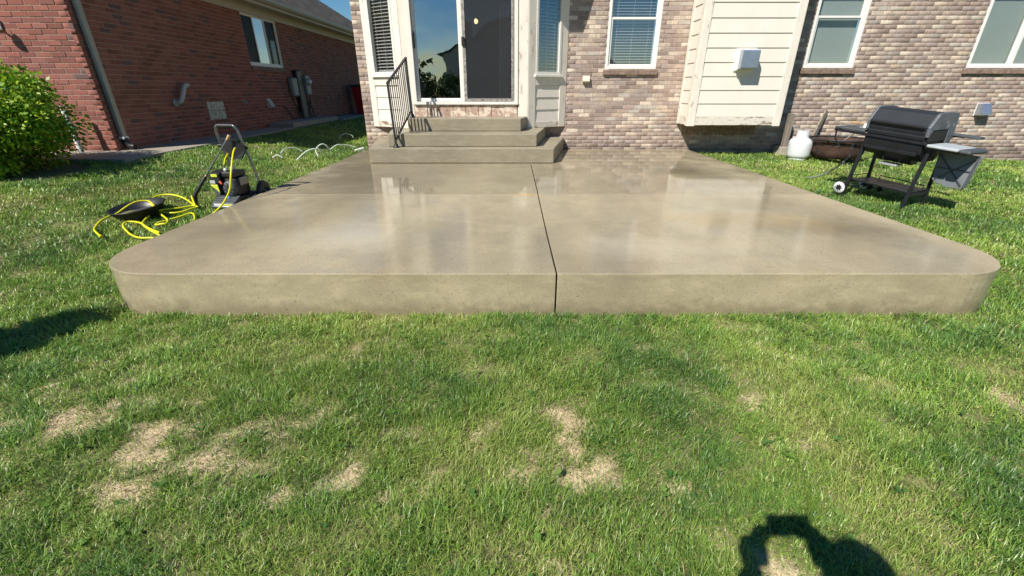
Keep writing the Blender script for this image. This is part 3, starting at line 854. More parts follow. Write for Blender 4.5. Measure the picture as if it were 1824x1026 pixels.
# sliding door
door = empty('sliding_door', KL, (0, 0, 0), house); door.scale = (KS,) * 3; door['label'] = 'white sliding glass door reflecting blue sky'
dx0, dx1, dz0, dz1 = -1.670, .080, 1.064, 3.15
MB().box(dx0, dx1, DY - .045, DY + .10, dz0, dz0 + .045).build('door_sill', M['old_vinyl'], door, bevel=.004)
MB().box(dx0, dx0 + .055, DY - .03, DY + .10, dz0 + .046, dz1).build('jamb', M['old_vinyl'], door, bevel=.004)
MB().box(dx1 - .055, dx1, DY - .03, DY + .10, dz0 + .046, dz1).build('jamb', M['old_vinyl'], door, bevel=.004)
MB().box(dx0 + .056, dx1 - .056, DY - .03, DY + .10, dz1 - .05, dz1).build('head_jamb', M['old_vinyl'], door)
rows_frame(door, -1.612, -.835, dz0 + .048, dz1 - .052, .050, DY + .045, DY + .085, M['old_vinyl'], 'door_panel', .004)
MB().box(-1.562, -.885, DY + .062, DY + .068, dz0 + .098, dz1 - .102).build('pane', M['doorglass'], door)
rows_frame(door, -.862, .022, dz0 + .048, dz1 - .052, .050, DY - .002, DY + .040, M['old_vinyl'], 'door_panel', .004)
MB().box(-.812, -.028, DY + .016, DY + .022, dz0 + .098, dz1 - .102).build('pane', M['screen'], door)
M['worn'] = mk('worn_screen_frame', (0.33, 0.31, 0.28), 0.7, 0.2, var=0.5, scale=25, spot=(0.10, 0.085, 0.07), spot_amt=0.5, spot_scale=22)
sf = MB(); sf.box(-.812, -.765, DY - .022, DY - .006, dz0 + .05, dz1 - .06); sf.box(-.765, -.005, DY - .022, DY - .006, dz0 + .055, dz0 + .085); sf.box(-.03, .0, DY - .0225, DY - .0065, dz0 + .085, dz1 - .06)
sf.build('screen_frame', M['worn'], door)
MB().add([(-.764, DY - .014, dz0 + .086), (-.031, DY - .014, dz0 + .086), (-.031, DY - .014, dz1 - .06), (-.764, DY - .014, dz1 - .06)], [(0, 1, 2, 3)]).build('insect_screen', M['netting'], door)
MB().box(-.825, -.775, DY - .05, DY - .022, 1.93, 2.06).build('handle', M['black'], door, bevel=.008)
MB().box(-1.622, -1.585, DY - .03, DY + .044, 1.90, 2.13).build('handle', M['black'], door, bevel=.008)

DY = 8.2 - W
# bay sides (local x along the side, -y outward)
def bay_side(P0, P1, front_first, lab):
    d = Vector((P1[0] - P0[0], P1[1] - P0[1])); Ln = d.length; an = math.atan2(d.y, d.x)
    s = empty('bay_side', (P0[0], P0[1] - W, 0), (0, 0, an), house); s['label'] = lab
    tw = .145
    sill_z = 1.575
    MB().box(0, tw, -.012, .05, BZ0, BZ1).build('trim_board', M['trim'], s, bevel=.004)
    MB().box(Ln - tw, Ln, -.012, .05, BZ0, BZ1).build('trim_board', M['trim'], s, bevel=.004)
    MB().box(tw, Ln - tw, -.008, .05, BZ0 + .002, BZ0 + .10).build('skirt_board', M['trim_low'], s, bevel=.003)
    lap(s, tw + .001, Ln - tw - .001, BZ0 + .10, 1.36, .018, expo=.2)
    MB().box(tw, Ln - tw, -.010, .05, 1.361, 1.49).build('apron_board', M['trim'], s, bevel=.003)
    MB().box(tw - .03, Ln - tw + .03, -.05, .05, 1.491, 1.525).build('window_sill', M['old_vinyl'], s, bevel=.004)
    rows_frame(s, tw + .001, Ln - tw - .001, 1.526, BZ1 - .08, .045, -.02, .05, M['old_vinyl'])
    a, b = tw + .046, Ln - tw - .046
    MB().box(a, b, .012, .018, 1.571, BZ1 - .125).build('pane', M['pane'], s)
    blinds(s, a - .005, b + .005, 1.575, BZ1 - .13, .05, R(24), .05)
    return s
bay_side((-2.58, W), (-1.847, 8.2), False, 'sunlit left side of the bay with narrow window')
bay_side((.257, 8.2), (.95, W), True, 'shaded right side of the bay with narrow window')
poly = [(-2.57, -.002), (-1.84, DY + .005), (.25, DY + .005), (.94, -.002)]
MB().prism([(x, y) for x, y in poly], BZ0 + .004, BZ0 + .03).build('underside', M['trim_low'], house)
ro = [(-3.15, -.01), (-3.15, -.12), (-2.02, DY - .42), (.46, DY - .42), (1.42, -.12), (1.42, -.01)]
MB().prism(ro, 3.345, 3.42).build('bay_roof', M['shingle'], house)
# room behind the door
room = empty('interior_room', (0, 0, 0), (0, 0, 0), house)
MB().prism([(-2.6, .12), (-1.72, DY + .13), (.16, DY + .13), (.97, .12), (.97, 4.0), (-2.6, 4.0)], .99, 1.03).build('room_floor', M['roomfloor'], room)
MB().box(-2.6, 1.0, 3.98, 4.05, 1.03, 3.4).build('room_wall', M['room'], room)
MB().box(-2.62, -2.58, .12, 3.97, 1.03, 3.4).build('room_wall', M['room'], room)
MB().box(1.0, 1.04, .12, 3.97, 1.03, 3.4).build('room_wall', M['room'], room)
MB().prism([(-2.6, .12), (-1.72, DY + .13), (.16, DY + .13), (.97, .12), (.97, 4.0), (-2.6, 4.0)], 3.41, 3.44).build('room_ceiling', M['room'], room)
cu = MB(); n = 26
cv = []
for i in range(n + 1):
    t = i / n; cv.append((-.22 + .17 * t, DY + .20 + .022 * math.sin(t * 26)))
for k in range(n):
    cu.add([(cv[k][0] - .03, cv[k][1], 1.05), (cv[k + 1][0] - .03, cv[k + 1][1], 1.05), (cv[k + 1][0], cv[k + 1][1], 3.3), (cv[k][0], cv[k][1], 3.3)], [(0, 1, 2, 3)], True)
cu.build('curtain', M['curtain'], room)
lamp = empty('ceiling_lamp', (-.75, 1.6, 2.55), (0, 0, 0), house)
MB().lathe([(.0, .05), (.03, .035), (.04, 0), (.028, -.035), (0, -.05)], 14).build('lamp_bulb', M['bulb'], lamp)
MB().tube([(0, 0, .05), (0, 0, .85)], .008, 6).build('lamp_rod', M['iron'], lamp)

# ------------------------------------------------------------------ fittings on our walls
vb = thing('exhaust_vent', 'square white vent box with metal hood on the cream siding', 'vent', (3.66, 8.12, 1.57))
MB().box(0, .335, -.02, .006, 0, .335).build('flange', M['vinyl'], vb, bevel=.004)
MB().box(.03, .305, -.10, -.02, .03, .31).build('sleeve', M['vinyl'], vb, bevel=.004)
for i in range(3):
    MB().box(.02, .315, -.045 - .025 * i, -.037 - .025 * i, .018, .322).build('fin', M['white'], vb)
MB().prism([(-.10, .03), (-.19, .035), (-.20, .05), (-.20, .285), (-.18, .305), (-.10, .308)], .025, .31, 'x').build('hood', M['galv'], vb, bevel=.006)
dv = thing('dryer_vent', 'small sloped metal vent hood on tan brick above the grill', 'vent', (8.60, W, .87))
MB().box(-.11, .11, -.012, .0, -.02, .20).build('flange', M['white'], dv, bevel=.003)
hd = MB(); hd.add([(-.10, -.012, .19), (.10, -.012, .19), (.085, -.07, .195), (-.085, -.07, .195), (-.10, -.012, 0), (.10, -.012, 0), (.10, -.14, .0), (-.10, -.14, .0), (-.10, -.14, .03), (.10, -.14, .03)],
       [(0, 1, 2, 3), (3, 2, 9, 8), (8, 9, 6, 7), (0, 3, 8, 7, 4), (1, 5, 6, 9, 2)])
hd.build('hood', M['galv'], dv)
ob = thing('outlet_box', 'small beige outdoor outlet box on the brick beside the bay', 'outlet', (1.30, W, 1.46))
MB().box(-.06, .06, -.045, -.003, -.055, .055).build('box', M['beigebox'], ob, bevel=.008)
MB().add([(-.065, -.045, .06), (.065, -.045, .06), (.06, -.085, -.03), (-.06, -.085, -.03), (-.065, -.047, -.05), (.065, -.047, -.05)], [(0, 3, 2, 1), (3, 4, 5, 2), (0, 4, 3), (1, 2, 5)]).build('cover', M['beigebox'], ob)

# ------------------------------------------------------------------ neighbour house
nh = thing('brick_house', 'red brick neighbour house with grey shingle roof and shaded side wall', 'house', (NX, NY, NZ))
NL = (NX, NY, NZ)
REDS = [((.29, .112, .086), 40), ((.265, .102, .08), 30), ((.315, .13, .10), 16), ((.16, .095, .085), 7), ((.225, .092, .072), 12)]
NW = (4.17, 5.73, 1.78, 2.84)        # window along the side wall
GB = (2.28, 2.80, .76, 1.085)
brick_wall(nh, NL, 'wall', (NX, NY), math.pi / 2, 13.4, .42, 2.95, [NW, GB], REDS, M['red_brick'], M['red_mortar'], 160, label='shaded red brick side wall')
brick_wall(nh, NL, 'wall', (NX - 4.6, NY), 0, 4.6 - .011, .42, 3.6, [], REDS, M['red_brick'], M['red_mortar'], 140, label='sunlit red brick end wall')
# slider window with three lites
nw = empty('window', (0, 0, -NZ), (0, 0, math.pi / 2), nh)
rows_frame(nw, *NW, .05, .03, .11, M['vinyl'])
lw = (NW[1] - NW[0] - .1) / 3
for i in range(3):
    a = NW[0] + .05 + i * lw
    rows_frame(nw, a + .001, a + lw - .001, NW[2] + .05, NW[3] - .05, .028, .05 if i != 1 else .06, .085, M['vinyl'], 'sash', .002)
    MB().box(a + .029, a + lw - .029, .066, .071, NW[2] + .078, NW[3] - .078).build('pane', M['doorglass'] if i == 1 else M['pane'], nw)
    if i != 1:
        MB().box(a + .029, a + lw - .029, .052, .056, NW[2] + .078, NW[3] - .078).build('insect_screen', M['netting'], nw)
MB().box(NW[0] - .02, NW[1] + .02, .25, .27, NW[2] - .05, NW[3] + .05).build('backing', M['room'], nw)
ns = empty('sill', (0, 0, -NZ), (0, 0, math.pi / 2), nh)
for i in range(23):
    MB().box(NW[0] - .02 + i * .0695, NW[0] - .02 + i * .0695 + .06, -.03, .03, NW[2] - .095, NW[2] - .004).build('brick', M['sill_brick'], ns)
gb = empty('glass_block_window', (0, 0, -NZ), (0, 0, math.pi / 2), nh)
MB().box(GB[0], GB[1], .02, .10, GB[2], GB[3]).build('mortar', M['red_mortar'], gb)
blk = MB().box(0, .122, -.004, .022, 0, .150).mesh('glass_block', M['glassblock'])
for i in range(4):
    for j in range(2):
        place(blk, 'glass_block', gb, (GB[0] + .006 + i * .13, .0, GB[2] + .006 + j * .160), (0, 0, random.uniform(-.03, .03)))
# eaves, gutter, roof
E0, E1 = -.35, 13.7
EX = .40
MB().box(-.006, EX - .03, E0, E1, 2.955 - NZ, 2.97 - NZ).build('soffit', M['fascia'], nh)
MB().box(EX - .03, EX, E0, E1, 2.93 - NZ, 3.10 - NZ).build('fascia', M['fascia'], nh)
MB().box(.004, .022, E0 + .4, E1, 2.80 - NZ, 2.955 - NZ).build('frieze_board', M['fascia'], nh)
gu = MB(); gp = [(EX + .002, 3.09), (EX + .002, 2.985), (EX + .075, 2.985), (EX + .11, 3.03), (EX + .115, 3.09), (EX + .105, 3.09), (EX + .10, 3.035), (EX + .07, 2.995), (EX + .012, 2.995), (EX + .012, 3.09)]
gu.prism([(x, z - NZ) for x, z in gp], E0, E1, 'y').build('gutter', M['spout'], nh)
PIT = .667
roof = empty('roof', (0, 0, 0), (0, 0, 0), nh)
rb = MB()
def rp(t, y, dz=0): return (EX + .03 - t, y, 3.10 - NZ + PIT * t + dz)
TM = 5.2
rb.add([rp(0, E0 - .02), rp(0, E1 + .02), rp(TM, E1 - TM), rp(TM, E0 - .02)], [(0, 1, 2, 3)])
rb.add([rp(0, E1 + .02), rp(TM, E1 - TM), (EX - 2 * TM, E1 + .02, 3.10 - NZ)], [(0, 1, 2)][::-1])
rb.add([rp(TM, E0 - .02), rp(TM, E1 - TM), (EX - 2 * TM, E1 + .02, 3.10 - NZ), (EX - 2 * TM, E0 - .02, 3.10 - NZ)], [(0, 1, 2, 3)])
rb.build('roof_deck', M['shingle'], roof)
# shingle courses as overlapping tabs of real thickness
sv = []; sfc = []; sc = []; off = 0
t = 0; row = 0
while t < TM - .15:
    y = E0 - .02 - (.15 if row % 2 else 0) - random.random() * .1
    yend = E1 - t
    while y < yend:
        wd = random.choice((.15, .22, .3))
        a, b = max(y, E0 - .02), min(y + wd - .006, yend)
        y += wd
        if b - a < .03: continue
        th = .012 + random.random() * .008
        p = [rp(t, a, .004), rp(t, b, .004), rp(t + .15, b, .004), rp(t + .15, a, .004), rp(t, a, th), rp(t, b, th), rp(t + .16, b, .007), rp(t + .16, a, .007)]
        sv += p; k = .7 + .6 * random.random()
        sc += [(k,) * 3] * 8
        sfc += [(off + 4, off + 5, off + 6, off + 7), (off + 0, off + 1, off + 5, off + 4), (off + 1, off + 2, off + 6, off + 5), (off + 3, off + 0, off + 4, off + 7)]
        off += 8
    t += .145; row += 1
M['tab'] = mk('shingle_tab', (0.1, 0.1, 0.1), 0.95, attr=True, var=0.3, scale=30, bump=0.8, bscale=120)
tag(np_mesh('shingle_courses', np.array(sv), np.array(sfc), M['tab'], np.array(sc) * np.array([.165, .14, .112]), roof), kind='stuff')
# end gable roof strip above the end wall is out of sight; close it with a plain gable
MB().prism([(.005, 2.97 - NZ), (EX - TM, 3.08 - NZ + PIT * TM), (EX - 2 * TM, 2.97 - NZ)], .02, .10, 'y').build('gable', M['faralt'], nh)
# downspout near the corner
ds = empty('downspout', (0, 0, -NZ), (0, 0, math.pi / 2), nh)
MB().box(.085, .165, -.07, -.012, .60, 2.95).build('pipe', M['spout'], ds, bevel=.01)
MB().box(.078, .172, -.076, -.008, .63, .665).build('strap', M['white'], ds)
MB().tube([(.125, -.04, .64), (.125, -.045, .58), (.13, -.085, .53), (.135, -.15, .515)], .048, 12).build('drain_boot', M['black'], ds)

# neighbour fittings
def on_side(y, z, dx=0): return (NX + dx, y, z)
pv = thing('vent_pipe', 'grey plastic elbow vent pipe on the shaded red brick wall', 'pipe', on_side(8.14, 1.09))
MB().tube([(0, 0, 0), (.06, 0, 0), (.10, 0, .02), (.11, .03, .06), (.11, .16, .24), (.11, .20, .27), (.12, .26, .275)], .036, 12).build('pipe', M['pvc'], pv)
MB().lathe([(0, .002), (.06, .002), (.06, .012), (.04, .016)], 14, (0, 0, 0), 'x').build('collar', M['pvc'], pv)
nv = thing('dryer_vent', 'small grey hooded vent low on the shaded red brick wall', 'vent', on_side(11.25, .92))
MB().box(.0, .012, -.09, .09, -.02, .18).build('flange', M['pvc'], nv)
MB().add([(.012, -.08, .17), (.012, .08, .17), (.10, .08, .0), (.10, -.08, .0), (.012, -.08, 0), (.012, .08, 0)], [(0, 3, 2, 1), (2, 3, 4, 5), (0, 4, 3), (1, 2, 5)]).build('hood', M['pvc'], nv)
tap = thing('hose_tap', 'tiny wall tap on the shaded red brick wall', 'tap', on_side(10.15, 1.05))
MB().tube([(0, 0, 0), (.08, 0, 0), (.10, 0, -.03)], .018, 8).build('spout', M['pvc'], tap)
MB().lathe([(0, .03), (.03, .03), (.03, .02), (0, .02)], 10, (.05, 0, 0)).build('handle', M['pvc'], tap)
mt = thing('electric_meter', 'grey electric meter boxes and dark conduits on the red brick wall', 'meter', on_side(12.9, .5))
MB().box(.0, .14, -.52, -.22, .62, 1.08).build('meter_box', M['grey'], mt, bevel=.05, seg=4)
MB().box(.0, .17, .22, .48, .66, 1.14).build('meter_box', M['grey'], mt, bevel=.012)
MB().lathe([(.085, 0), (.085, .05), (.06, .075), (0, .08)], 16, (.17, .35, .98), 'x').build('meter_dial', M['pane'] if False else M['plate'], mt)
MB().box(.0, .10, .52, .64, .82, 1.0).build('junction_box', M['vinyl'], mt, bevel=.006)
MB().box(.0, .12, -.16, .16, .05, 1.26).build('cable_trunk', M['black'], mt, bevel=.04, seg=3)
for i, (a, b, c) in enumerate(((-.45, -.30, .6), (-.10, -.22, .4), (.2, .12, .66), (.4, .28, .66), (.58, .34, .8), (.14, .40, .5), (.5, .62, .5))):
    MB().tube(smooth_path([(.03, a, c), (.07, a * .7 + b * .3 + .02, c * .6), (.06, b, .2), (.10, b * 1.1, .0)], 4), .016, 6).build('conduit', M['black'], mt)
MB().tube(smooth_path([(.02, -1.05, .42), (.04, -.9, .36), (.03, -.6, .1), (.1, -.4, 0)], 4), .012, 6).build('cable', M['black'], mt)
bn = thing('wheelie_bin', 'red wheelie bin with black lid at the far end of the red brick wall', 'bin', (-5.30, 16.95, .49))
bb = MB(); bb.add([(-.24, -.26, 0), (.24, -.26, 0), (.24, .26, 0), (-.24, .26, 0), (-.31, -.36, .88), (.31, -.36, .88), (.31, .36, .88), (-.31, .36, .88)], [(0, 3, 2, 1), (4, 5, 6, 7), (0, 1, 5, 4), (1, 2, 6, 5), (2, 3, 7, 6), (3, 0, 4, 7)])
bb.build('body', M['binred'], bn, bevel=.03, seg=3)
MB().prism([(-.38, .885), (-.37, .93), (-.1, .965), (.30, .955), (.37, .92), (.37, .885)], -.325, .325, 'x').build('lid', M['black'], bn, bevel=.01)
for sx in (-.27, .27): MB().lathe([(0, -.03), (.09, -.03), (.09, .03), (0, .03)], 14, (sx, .27, .09), 'x').build('wheel', M['black'], bn)
MB().box(-.22, .22, -.365, -.34, .78, .83).build('grip', M['binred'], bn, bevel=.008)
fl = thing('flood_light', 'white flood light on the sunlit red brick wall at the picture edge', 'lamp', (-6.80, NY, 2.07))
MB().box(-.06, .06, -.03, -.004, -.06, .06).build('base', M['white'], fl, bevel=.006)
MB().tube([(0, -.03, 0), (.02, -.09, .0), (.05, -.13, .0)], .014, 8).build('arm', M['white'], fl)
MB().lathe([(0, .02), (.04, .02), (.062, -.07), (.055, -.075), (0, -.05)], 16, (.06, -.15, .03)).build('shade', M['white'], fl)
wp = thing('white_pipe', 'white upright pipe beside the green bush against red brick', 'pipe', (-6.15, 6.46, tz(-6.15, 6.46)))
MB().tube([(0, 0, -.02), (-.005, .0, .3), (-.03, .01, .62)], .034, 12).build('pipe', M['white'], wp)
MB().lathe([(.038, 0), (.045, .01), (.045, .07), (.036, .08)], 12, (-.006, 0, .28)).build('coupling', M['white'], wp)

# neighbour path
path = tag(empty('path', (0, 0, 0)), kind='structure')
def pslab(x0, x1, y0, y1, z):
    MB().box(x0, x1, y0, y1, z - .16, z).build('concrete_slab', M['path'], path, bevel=.008)
yy = 5.86
PZ = .478
pslab(-9.4, -7.45, 5.80, 6.655, PZ); pslab(-7.44, -5.02, 5.82, 6.655, PZ)
for i, (a, b) in enumerate(((6.665, 8.3), (8.31, 9.9), (9.91, 10.98))): pslab(-5.785, -5.02 - .05 * i, a, b, PZ)
for a, b in ((10.99, 12.4), (12.41, 13.9)): pslab(-5.785, -5.20, a, b, PZ + .095)
for a, b in ((13.91, 15.6), (15.61, 17.4), (17.41, 20)): pslab(-5.785, -5.05, a, b, PZ + .02)

# ------------------------------------------------------------------ leafy things
def leaves(n, centre, rad, seed, size, cols, squash=(1, 1, 1), shell=.45, lumps=9, droop=.3):
    """leaf quads gathered in clumps through an uneven crown; returns verts, faces, colours"""
    r = np.random.default_rng(seed)
    lc = r.normal(size=(lumps, 3)); lc /= np.linalg.norm(lc, axis=1)[:, None]
    lc *= (0.45 + .35 * r.random((lumps, 1)))
    lr = .30 + .28 * r.random(lumps)
    k = r.integers(0, lumps, n)
    d = r.normal(size=(n, 3)); d /= np.linalg.norm(d, axis=1)[:, None]
    rr = (shell + (1 - shell) * r.random(n) ** .6)
    p = lc[k] + d * (lr[k] * rr)[:, None]
    p *= np.array(squash)
    p = p * rad + np.array(centre)
    ax = d + r.normal(size=(n, 3)) * .6; ax[:, 2] -= droop; ax /= np.linalg.norm(ax, axis=1)[:, None]
    up = np.cross(ax, r.normal(size=(n, 3))); up /= np.linalg.norm(up, axis=1)[:, None] + 1e-9
    s = size * (.6 + .8 * r.random(n))[:, None]
    tip = p + ax * s; a = p + ax * s * .45 + up * s * .30; b = p + ax * s * .45 - up * s * .30
    V = np.stack([p, a, tip, b], 1).reshape(-1, 3)
    F = np.arange(4 * n).reshape(n, 4)
    ci = r.choice(len(cols), n); c = np.array(cols)[ci] * (.8 + .4 * r.random((n, 1)))
    return V, F, np.repeat(c, 4, axis=0)

def tree(name, label, cat, loc, h, rad, n, size, cols, seed, squash=(1, 1, 1), crown_z=None, lumps=12, trunk_r=.12, group=None):
    t = thing(name, label, cat, loc, group=group)
    cz = crown_z if crown_z is not None else h - rad * squash[2]
    V, F, C = leaves(n, (0, 0, cz), rad, seed, size, cols, squash, lumps=lumps)
    np_mesh('crown', V, F, M['leaf'], C, t)
    r = random.Random(seed)
    m = MB(); m.tube([(0, 0, -.1), (.02, .01, h * .3), (.0, .03, h * .8)], [trunk_r, trunk_r * .75, trunk_r * .25], 8)
    for i in range(7):
        a = r.random() * 6.28; z = h * (.2 + .4 * r.random()); q = rad * .7
        m.tube([(0, 0, z), (math.cos(a) * q * .5, math.sin(a) * q * .5, z + q * .35), (math.cos(a) * q, math.sin(a) * q, z + q * .6)], [trunk_r * .4, trunk_r * .25, trunk_r * .1], 6)
    m.build('trunk', M['bark'], t)
    return t

BUSH = [(.26, .42, .022), (.18, .35, .02), (.10, .24, .018), (.38, .50, .04)]
bz = tz(-6.0, 5.25)
bush = thing('bush', 'rounded bright green leafy bush in front of the red brick wall', 'bush', (-6.05, 5.25, bz))
V, F, C = leaves(32000, (.05, 0, .56), .80, 3, .050, BUSH, (1.15, .95, .84), shell=.3, lumps=34, droop=.25)
np_mesh('foliage', V, F, M['leaf'], C, bush)
bs = MB()
rb_ = random.Random(4)
for i in range(16):
    a = rb_.random() * 6.28; q = .2 + .4 * rb_.random()
    bs.tube([(0, 0, -.05), (math.cos(a) * q * .4, math.sin(a) * q * .4, .35), (math.cos(a) * q, math.sin(a) * q, .6 + .35 * rb_.random())], [.02, .014, .005], 6)
bs.build('stem', M['bark'], bush)

# slim evergreen left of the photographer, its shadow reaches the patio corner
tree('arborvitae', 'slim dark evergreen beside the lawn, left of the view', 'tree', (-3.80, 1.08, tz(-3.8, 1.08)), 1.85, .95, 9000, .07, [(.04, .08, .015), (.06, .1, .02)], 21, (.22, .22, 1.0), crown_z=1.0, lumps=30, trunk_r=.04)
# what the door and windows mirror: the gardens behind the photographer
TG = [(.04, .085, .02), (.06, .11, .025), (.035, .07, .02)]
for i, (x, y, h, rd) in enumerate(((-9.5, -17, 2.4, 1.3), (-6.6, -18, 2.7, 1.5), (-3.8, -17.5, 2.1, 1.3), (-1.5, -18.5, 2.3, 1.3), (1.2, -18, 2.0, 1.2))):
    tree('shrub_tree', ['low round tree', 'taller bushy tree', 'small bushy tree', 'leaning leafy tree', 'small round tree'][i] + ' of the back garden mirrored in the door glass', 'tree', (x, y, 0), h, rd, 2600, .2, TG, 40 + i, (1.25, 1, .85), lumps=14, group='trees along the back garden')
def far_house(loc, w, d, h, rh, mat, label):
    t = thing('far_house', label, 'house', loc)
    MB().box(-w / 2, w / 2, -d / 2, d / 2, 0, h).build('wall', mat, t)
    MB().add([(-w / 2 - .4, -d / 2 - .4, h), (w / 2 + .4, -d / 2 - .4, h), (w / 2 + .4, d / 2 + .4, h), (-w / 2 - .4, d / 2 + .4, h), (-w / 4, 0, h + rh), (w / 4, 0, h + rh)],
             [(0, 3, 2, 1), (0, 1, 5, 4), (1, 2, 5), (2, 3, 4, 5), (3, 0, 4)]).build('roof', M['shingle'], t)
    for i in range(3):
        x = -w / 2 + w * (i + .5) / 3
        f = MB().box(x - .6, x + .6, d / 2 + .002, d / 2 + .06, 1.0, 2.3).build('window', M['vinyl'], t)
        MB().box(x - .52, x + .52, d / 2 + .062, d / 2 + .07, 1.08, 2.22).build('pane', M['pane'], f)
    return t
gbh = thing('far_house', 'two storey gabled house behind the back garden mirrored in the sliding door', 'house', (.6, -29, 0))
MB().prism([(-6.4, 0), (6.4, 0), (6.4, 3.6), (0, 6.9), (-6.4, 3.6)], -4, 4, 'y').build('wall', M['faralt'], gbh)
for sg in (-1, 1):
    MB().add([(sg * 6.9, -4.4, 3.42), (sg * 6.9, 4.4, 3.42), (0, 4.4, 7.0), (0, -4.4, 7.0), (sg * 6.9, -4.4, 3.6), (sg * 6.9, 4.4, 3.6), (0, 4.4, 7.18), (0, -4.4, 7.18)], [(0, 3, 2, 1), (4, 5, 6, 7), (0, 1, 5, 4), (1, 2, 6, 5), (2, 3, 7, 6), (3, 0, 4, 7)]).build('roof', M['shingle'], gbh)
MB().box(-5.2, -4.5, -1, 0, 3.8, 6.4).build('chimney', M['farwall'], gbh)
for x, z in ((-4.2, 1.0), (0, 1.0), (4.2, 1.0), (-1.2, 3.9), (1.2, 3.9)):
    f = MB().box(x - .6, x + .6, 4.002, 4.06, z, z + 1.3).build('window', M['vinyl'], gbh)
    MB().box(x - .52, x + .52, 4.062, 4.07, z + .08, z + 1.22).build('pane', M['pane'], f)
far_house((5.5, -30, 0), 9, 8, 2.7, 2.0, M['faralt'], 'cream house with hip roof mirrored in the blinds window')
far_house((18, -28, 0), 10, 8, 2.8, 2.1, M['farwall'], 'brown house far right across the back gardens')

# ------------------------------------------------------------------ gas grill
gs = .93
gr = thing('gas_grill', 'black gas grill with grey end caps, side tables and one white wheel', 'grill', (4.80 * gs, 5.65 * gs, .091 + .02), (0, R(5), R(-65)))
def G(mb, name, mat, parent=None, bevel=0, seg=2, **k):
    mb.v = [(v[0] - .087 * v[2], v[1], v[2]) for v in mb.v]     # uprights stay plumb on the sloping lawn
    return mb.build(name, mat, parent or gr, bevel=bevel, seg=seg, **k)
def sc(*a): return tuple(x * gs for x in a)
def gbox(x0, x1, y0, y1, z0, z1): return MB().box(*sc(x0, x1, y0, y1, z0, z1))
def gbar(p, q, w, h, up=(0, 0, 1)): return MB().bar(sc(*p), sc(*q), w * gs, h * gs, up)
# legs lean back slightly
for a in (-.345, .345):
    G(gbar((a, -.24, -.02 if a > 0 else .05), (a + .03, -.15, .715), .036, .036, (0, 1, 0)), 'leg', M['black_matt'], bevel=.004)
    G(gbar((a, .22, -.02 if a > 0 else .05), (a + .03, .15, .715), .034, .034, (0, 1, 0)), 'leg', M['black_matt'], bevel=.004)
    G(gbar((a, -.21, .14), (a, .20, .14), .028, .028), 'cross_bar', M['black_matt'])
G(gbar((-.68, -.255, .735), (.36, -.255, .735), .03, .032), 'front_rail', M['black_matt'], bevel=.004)
G(gbar((-.68, .22, .735), (.36, .22, .735), .03, .032), 'rear_rail', M['black_matt'], bevel=.004)
# firebox
G(MB().prism([(y * gs, z * gs) for y, z in ((-.235, .755), (-.25, .70), (-.235, .605), (-.14, .52), (.12, .52), (.235, .61), (.25, .755))], -.30 * gs, .33 * gs, 'x'), 'firebox', M['black_matt'], bevel=.006)
G(gbox(-.27, .30, -.262, -.236, .585, .625), 'drip_edge', M['black_matt'], bevel=.004)
G(MB().prism([(y * gs, z * gs) for y, z in ((-.12, .52), (-.05, .45), (.07, .45), (.12, .52))], -.2 * gs, .2 * gs, 'x'), 'burner_pan', M['black'], bevel=.01)
G(gbox(-.10, .10, -.16, .0, .415, .44), 'grease_tray', M['alu'], bevel=.004)
for a in (-.095, .09): G(MB().tube([sc(a, -.1, .43), sc(a, -.1, .53)], .004, 6), 'tray_wire', M['steel'])
# lid with stepped front
lidp = [(-.25, .757), (-.266, .80), (-.250, .804), (-.268, .85), (-.250, .854), (-.268, .905), (-.248, .925), (-.160, 1.035), (-.13, 1.05), (.10, 1.055), (.235, 1.045), (.26, 1.01), (.268, .86), (.262, .757)]
lid = G(MB().prism([(y * gs, z * gs) for y, z in lidp], -.285 * gs, .325 * gs, 'x'), 'lid', M['lidpaint'], bevel=.004)
G(gbar((-.27, -.285, .905), (.31, -.285, .905), .022, .026), 'handle', M['black'], lid, bevel=.006)
for a in (-.22, .27): G(gbar((a, -.285, .905), (a, -.25, .905), .02, .02), 'handle_bracket', M['black'], lid)
capp = [(-.27, .80), (-.275, .91), (-.253, .932), (-.166, 1.043), (-.132, 1.06), (.10, 1.067), (.245, 1.056), (.275, 1.015), (.285, .80), (.255, .72), (.15, .73), (.14, .88), (-.20, .875), (-.235, .80)]
for a, b in ((-.315, -.284), (.324, .358)):
    G(MB().prism([(y * gs, z * gs) for y, z in capp], a * gs, b * gs, 'x'), 'end_cap', M['castgrey'], lid, bevel=.008)
    G(MB().prism([(y * gs, z * gs) for y, z in ((-.235, .76), (-.235, .80), (-.20, .87), (.138, .873), (.148, .76))], (a + .004) * gs, (b - .006) * gs, 'x'), 'end_plate', M['black_matt'], lid)
# bottom shelf of slats
for i in range(5):
    y = -.19 + i * .085
    G(gbox(-.335, .335, y, y + .075, .155, .172), 'slat', M['black_matt'])
G(MB().tube([sc(-.33, -.2, .175), sc(-.33, -.2, .215), sc(-.33, .2, .215), sc(-.33, .2, .175)], .006, 6), 'shelf_rail', M['black_matt'])
G(MB().tube([sc(-.2, .2, .175), sc(-.2, .2, .215), sc(.3, .2, .215), sc(.3, .2, .175)], .006, 6), 'shelf_rail', M['black_matt'])
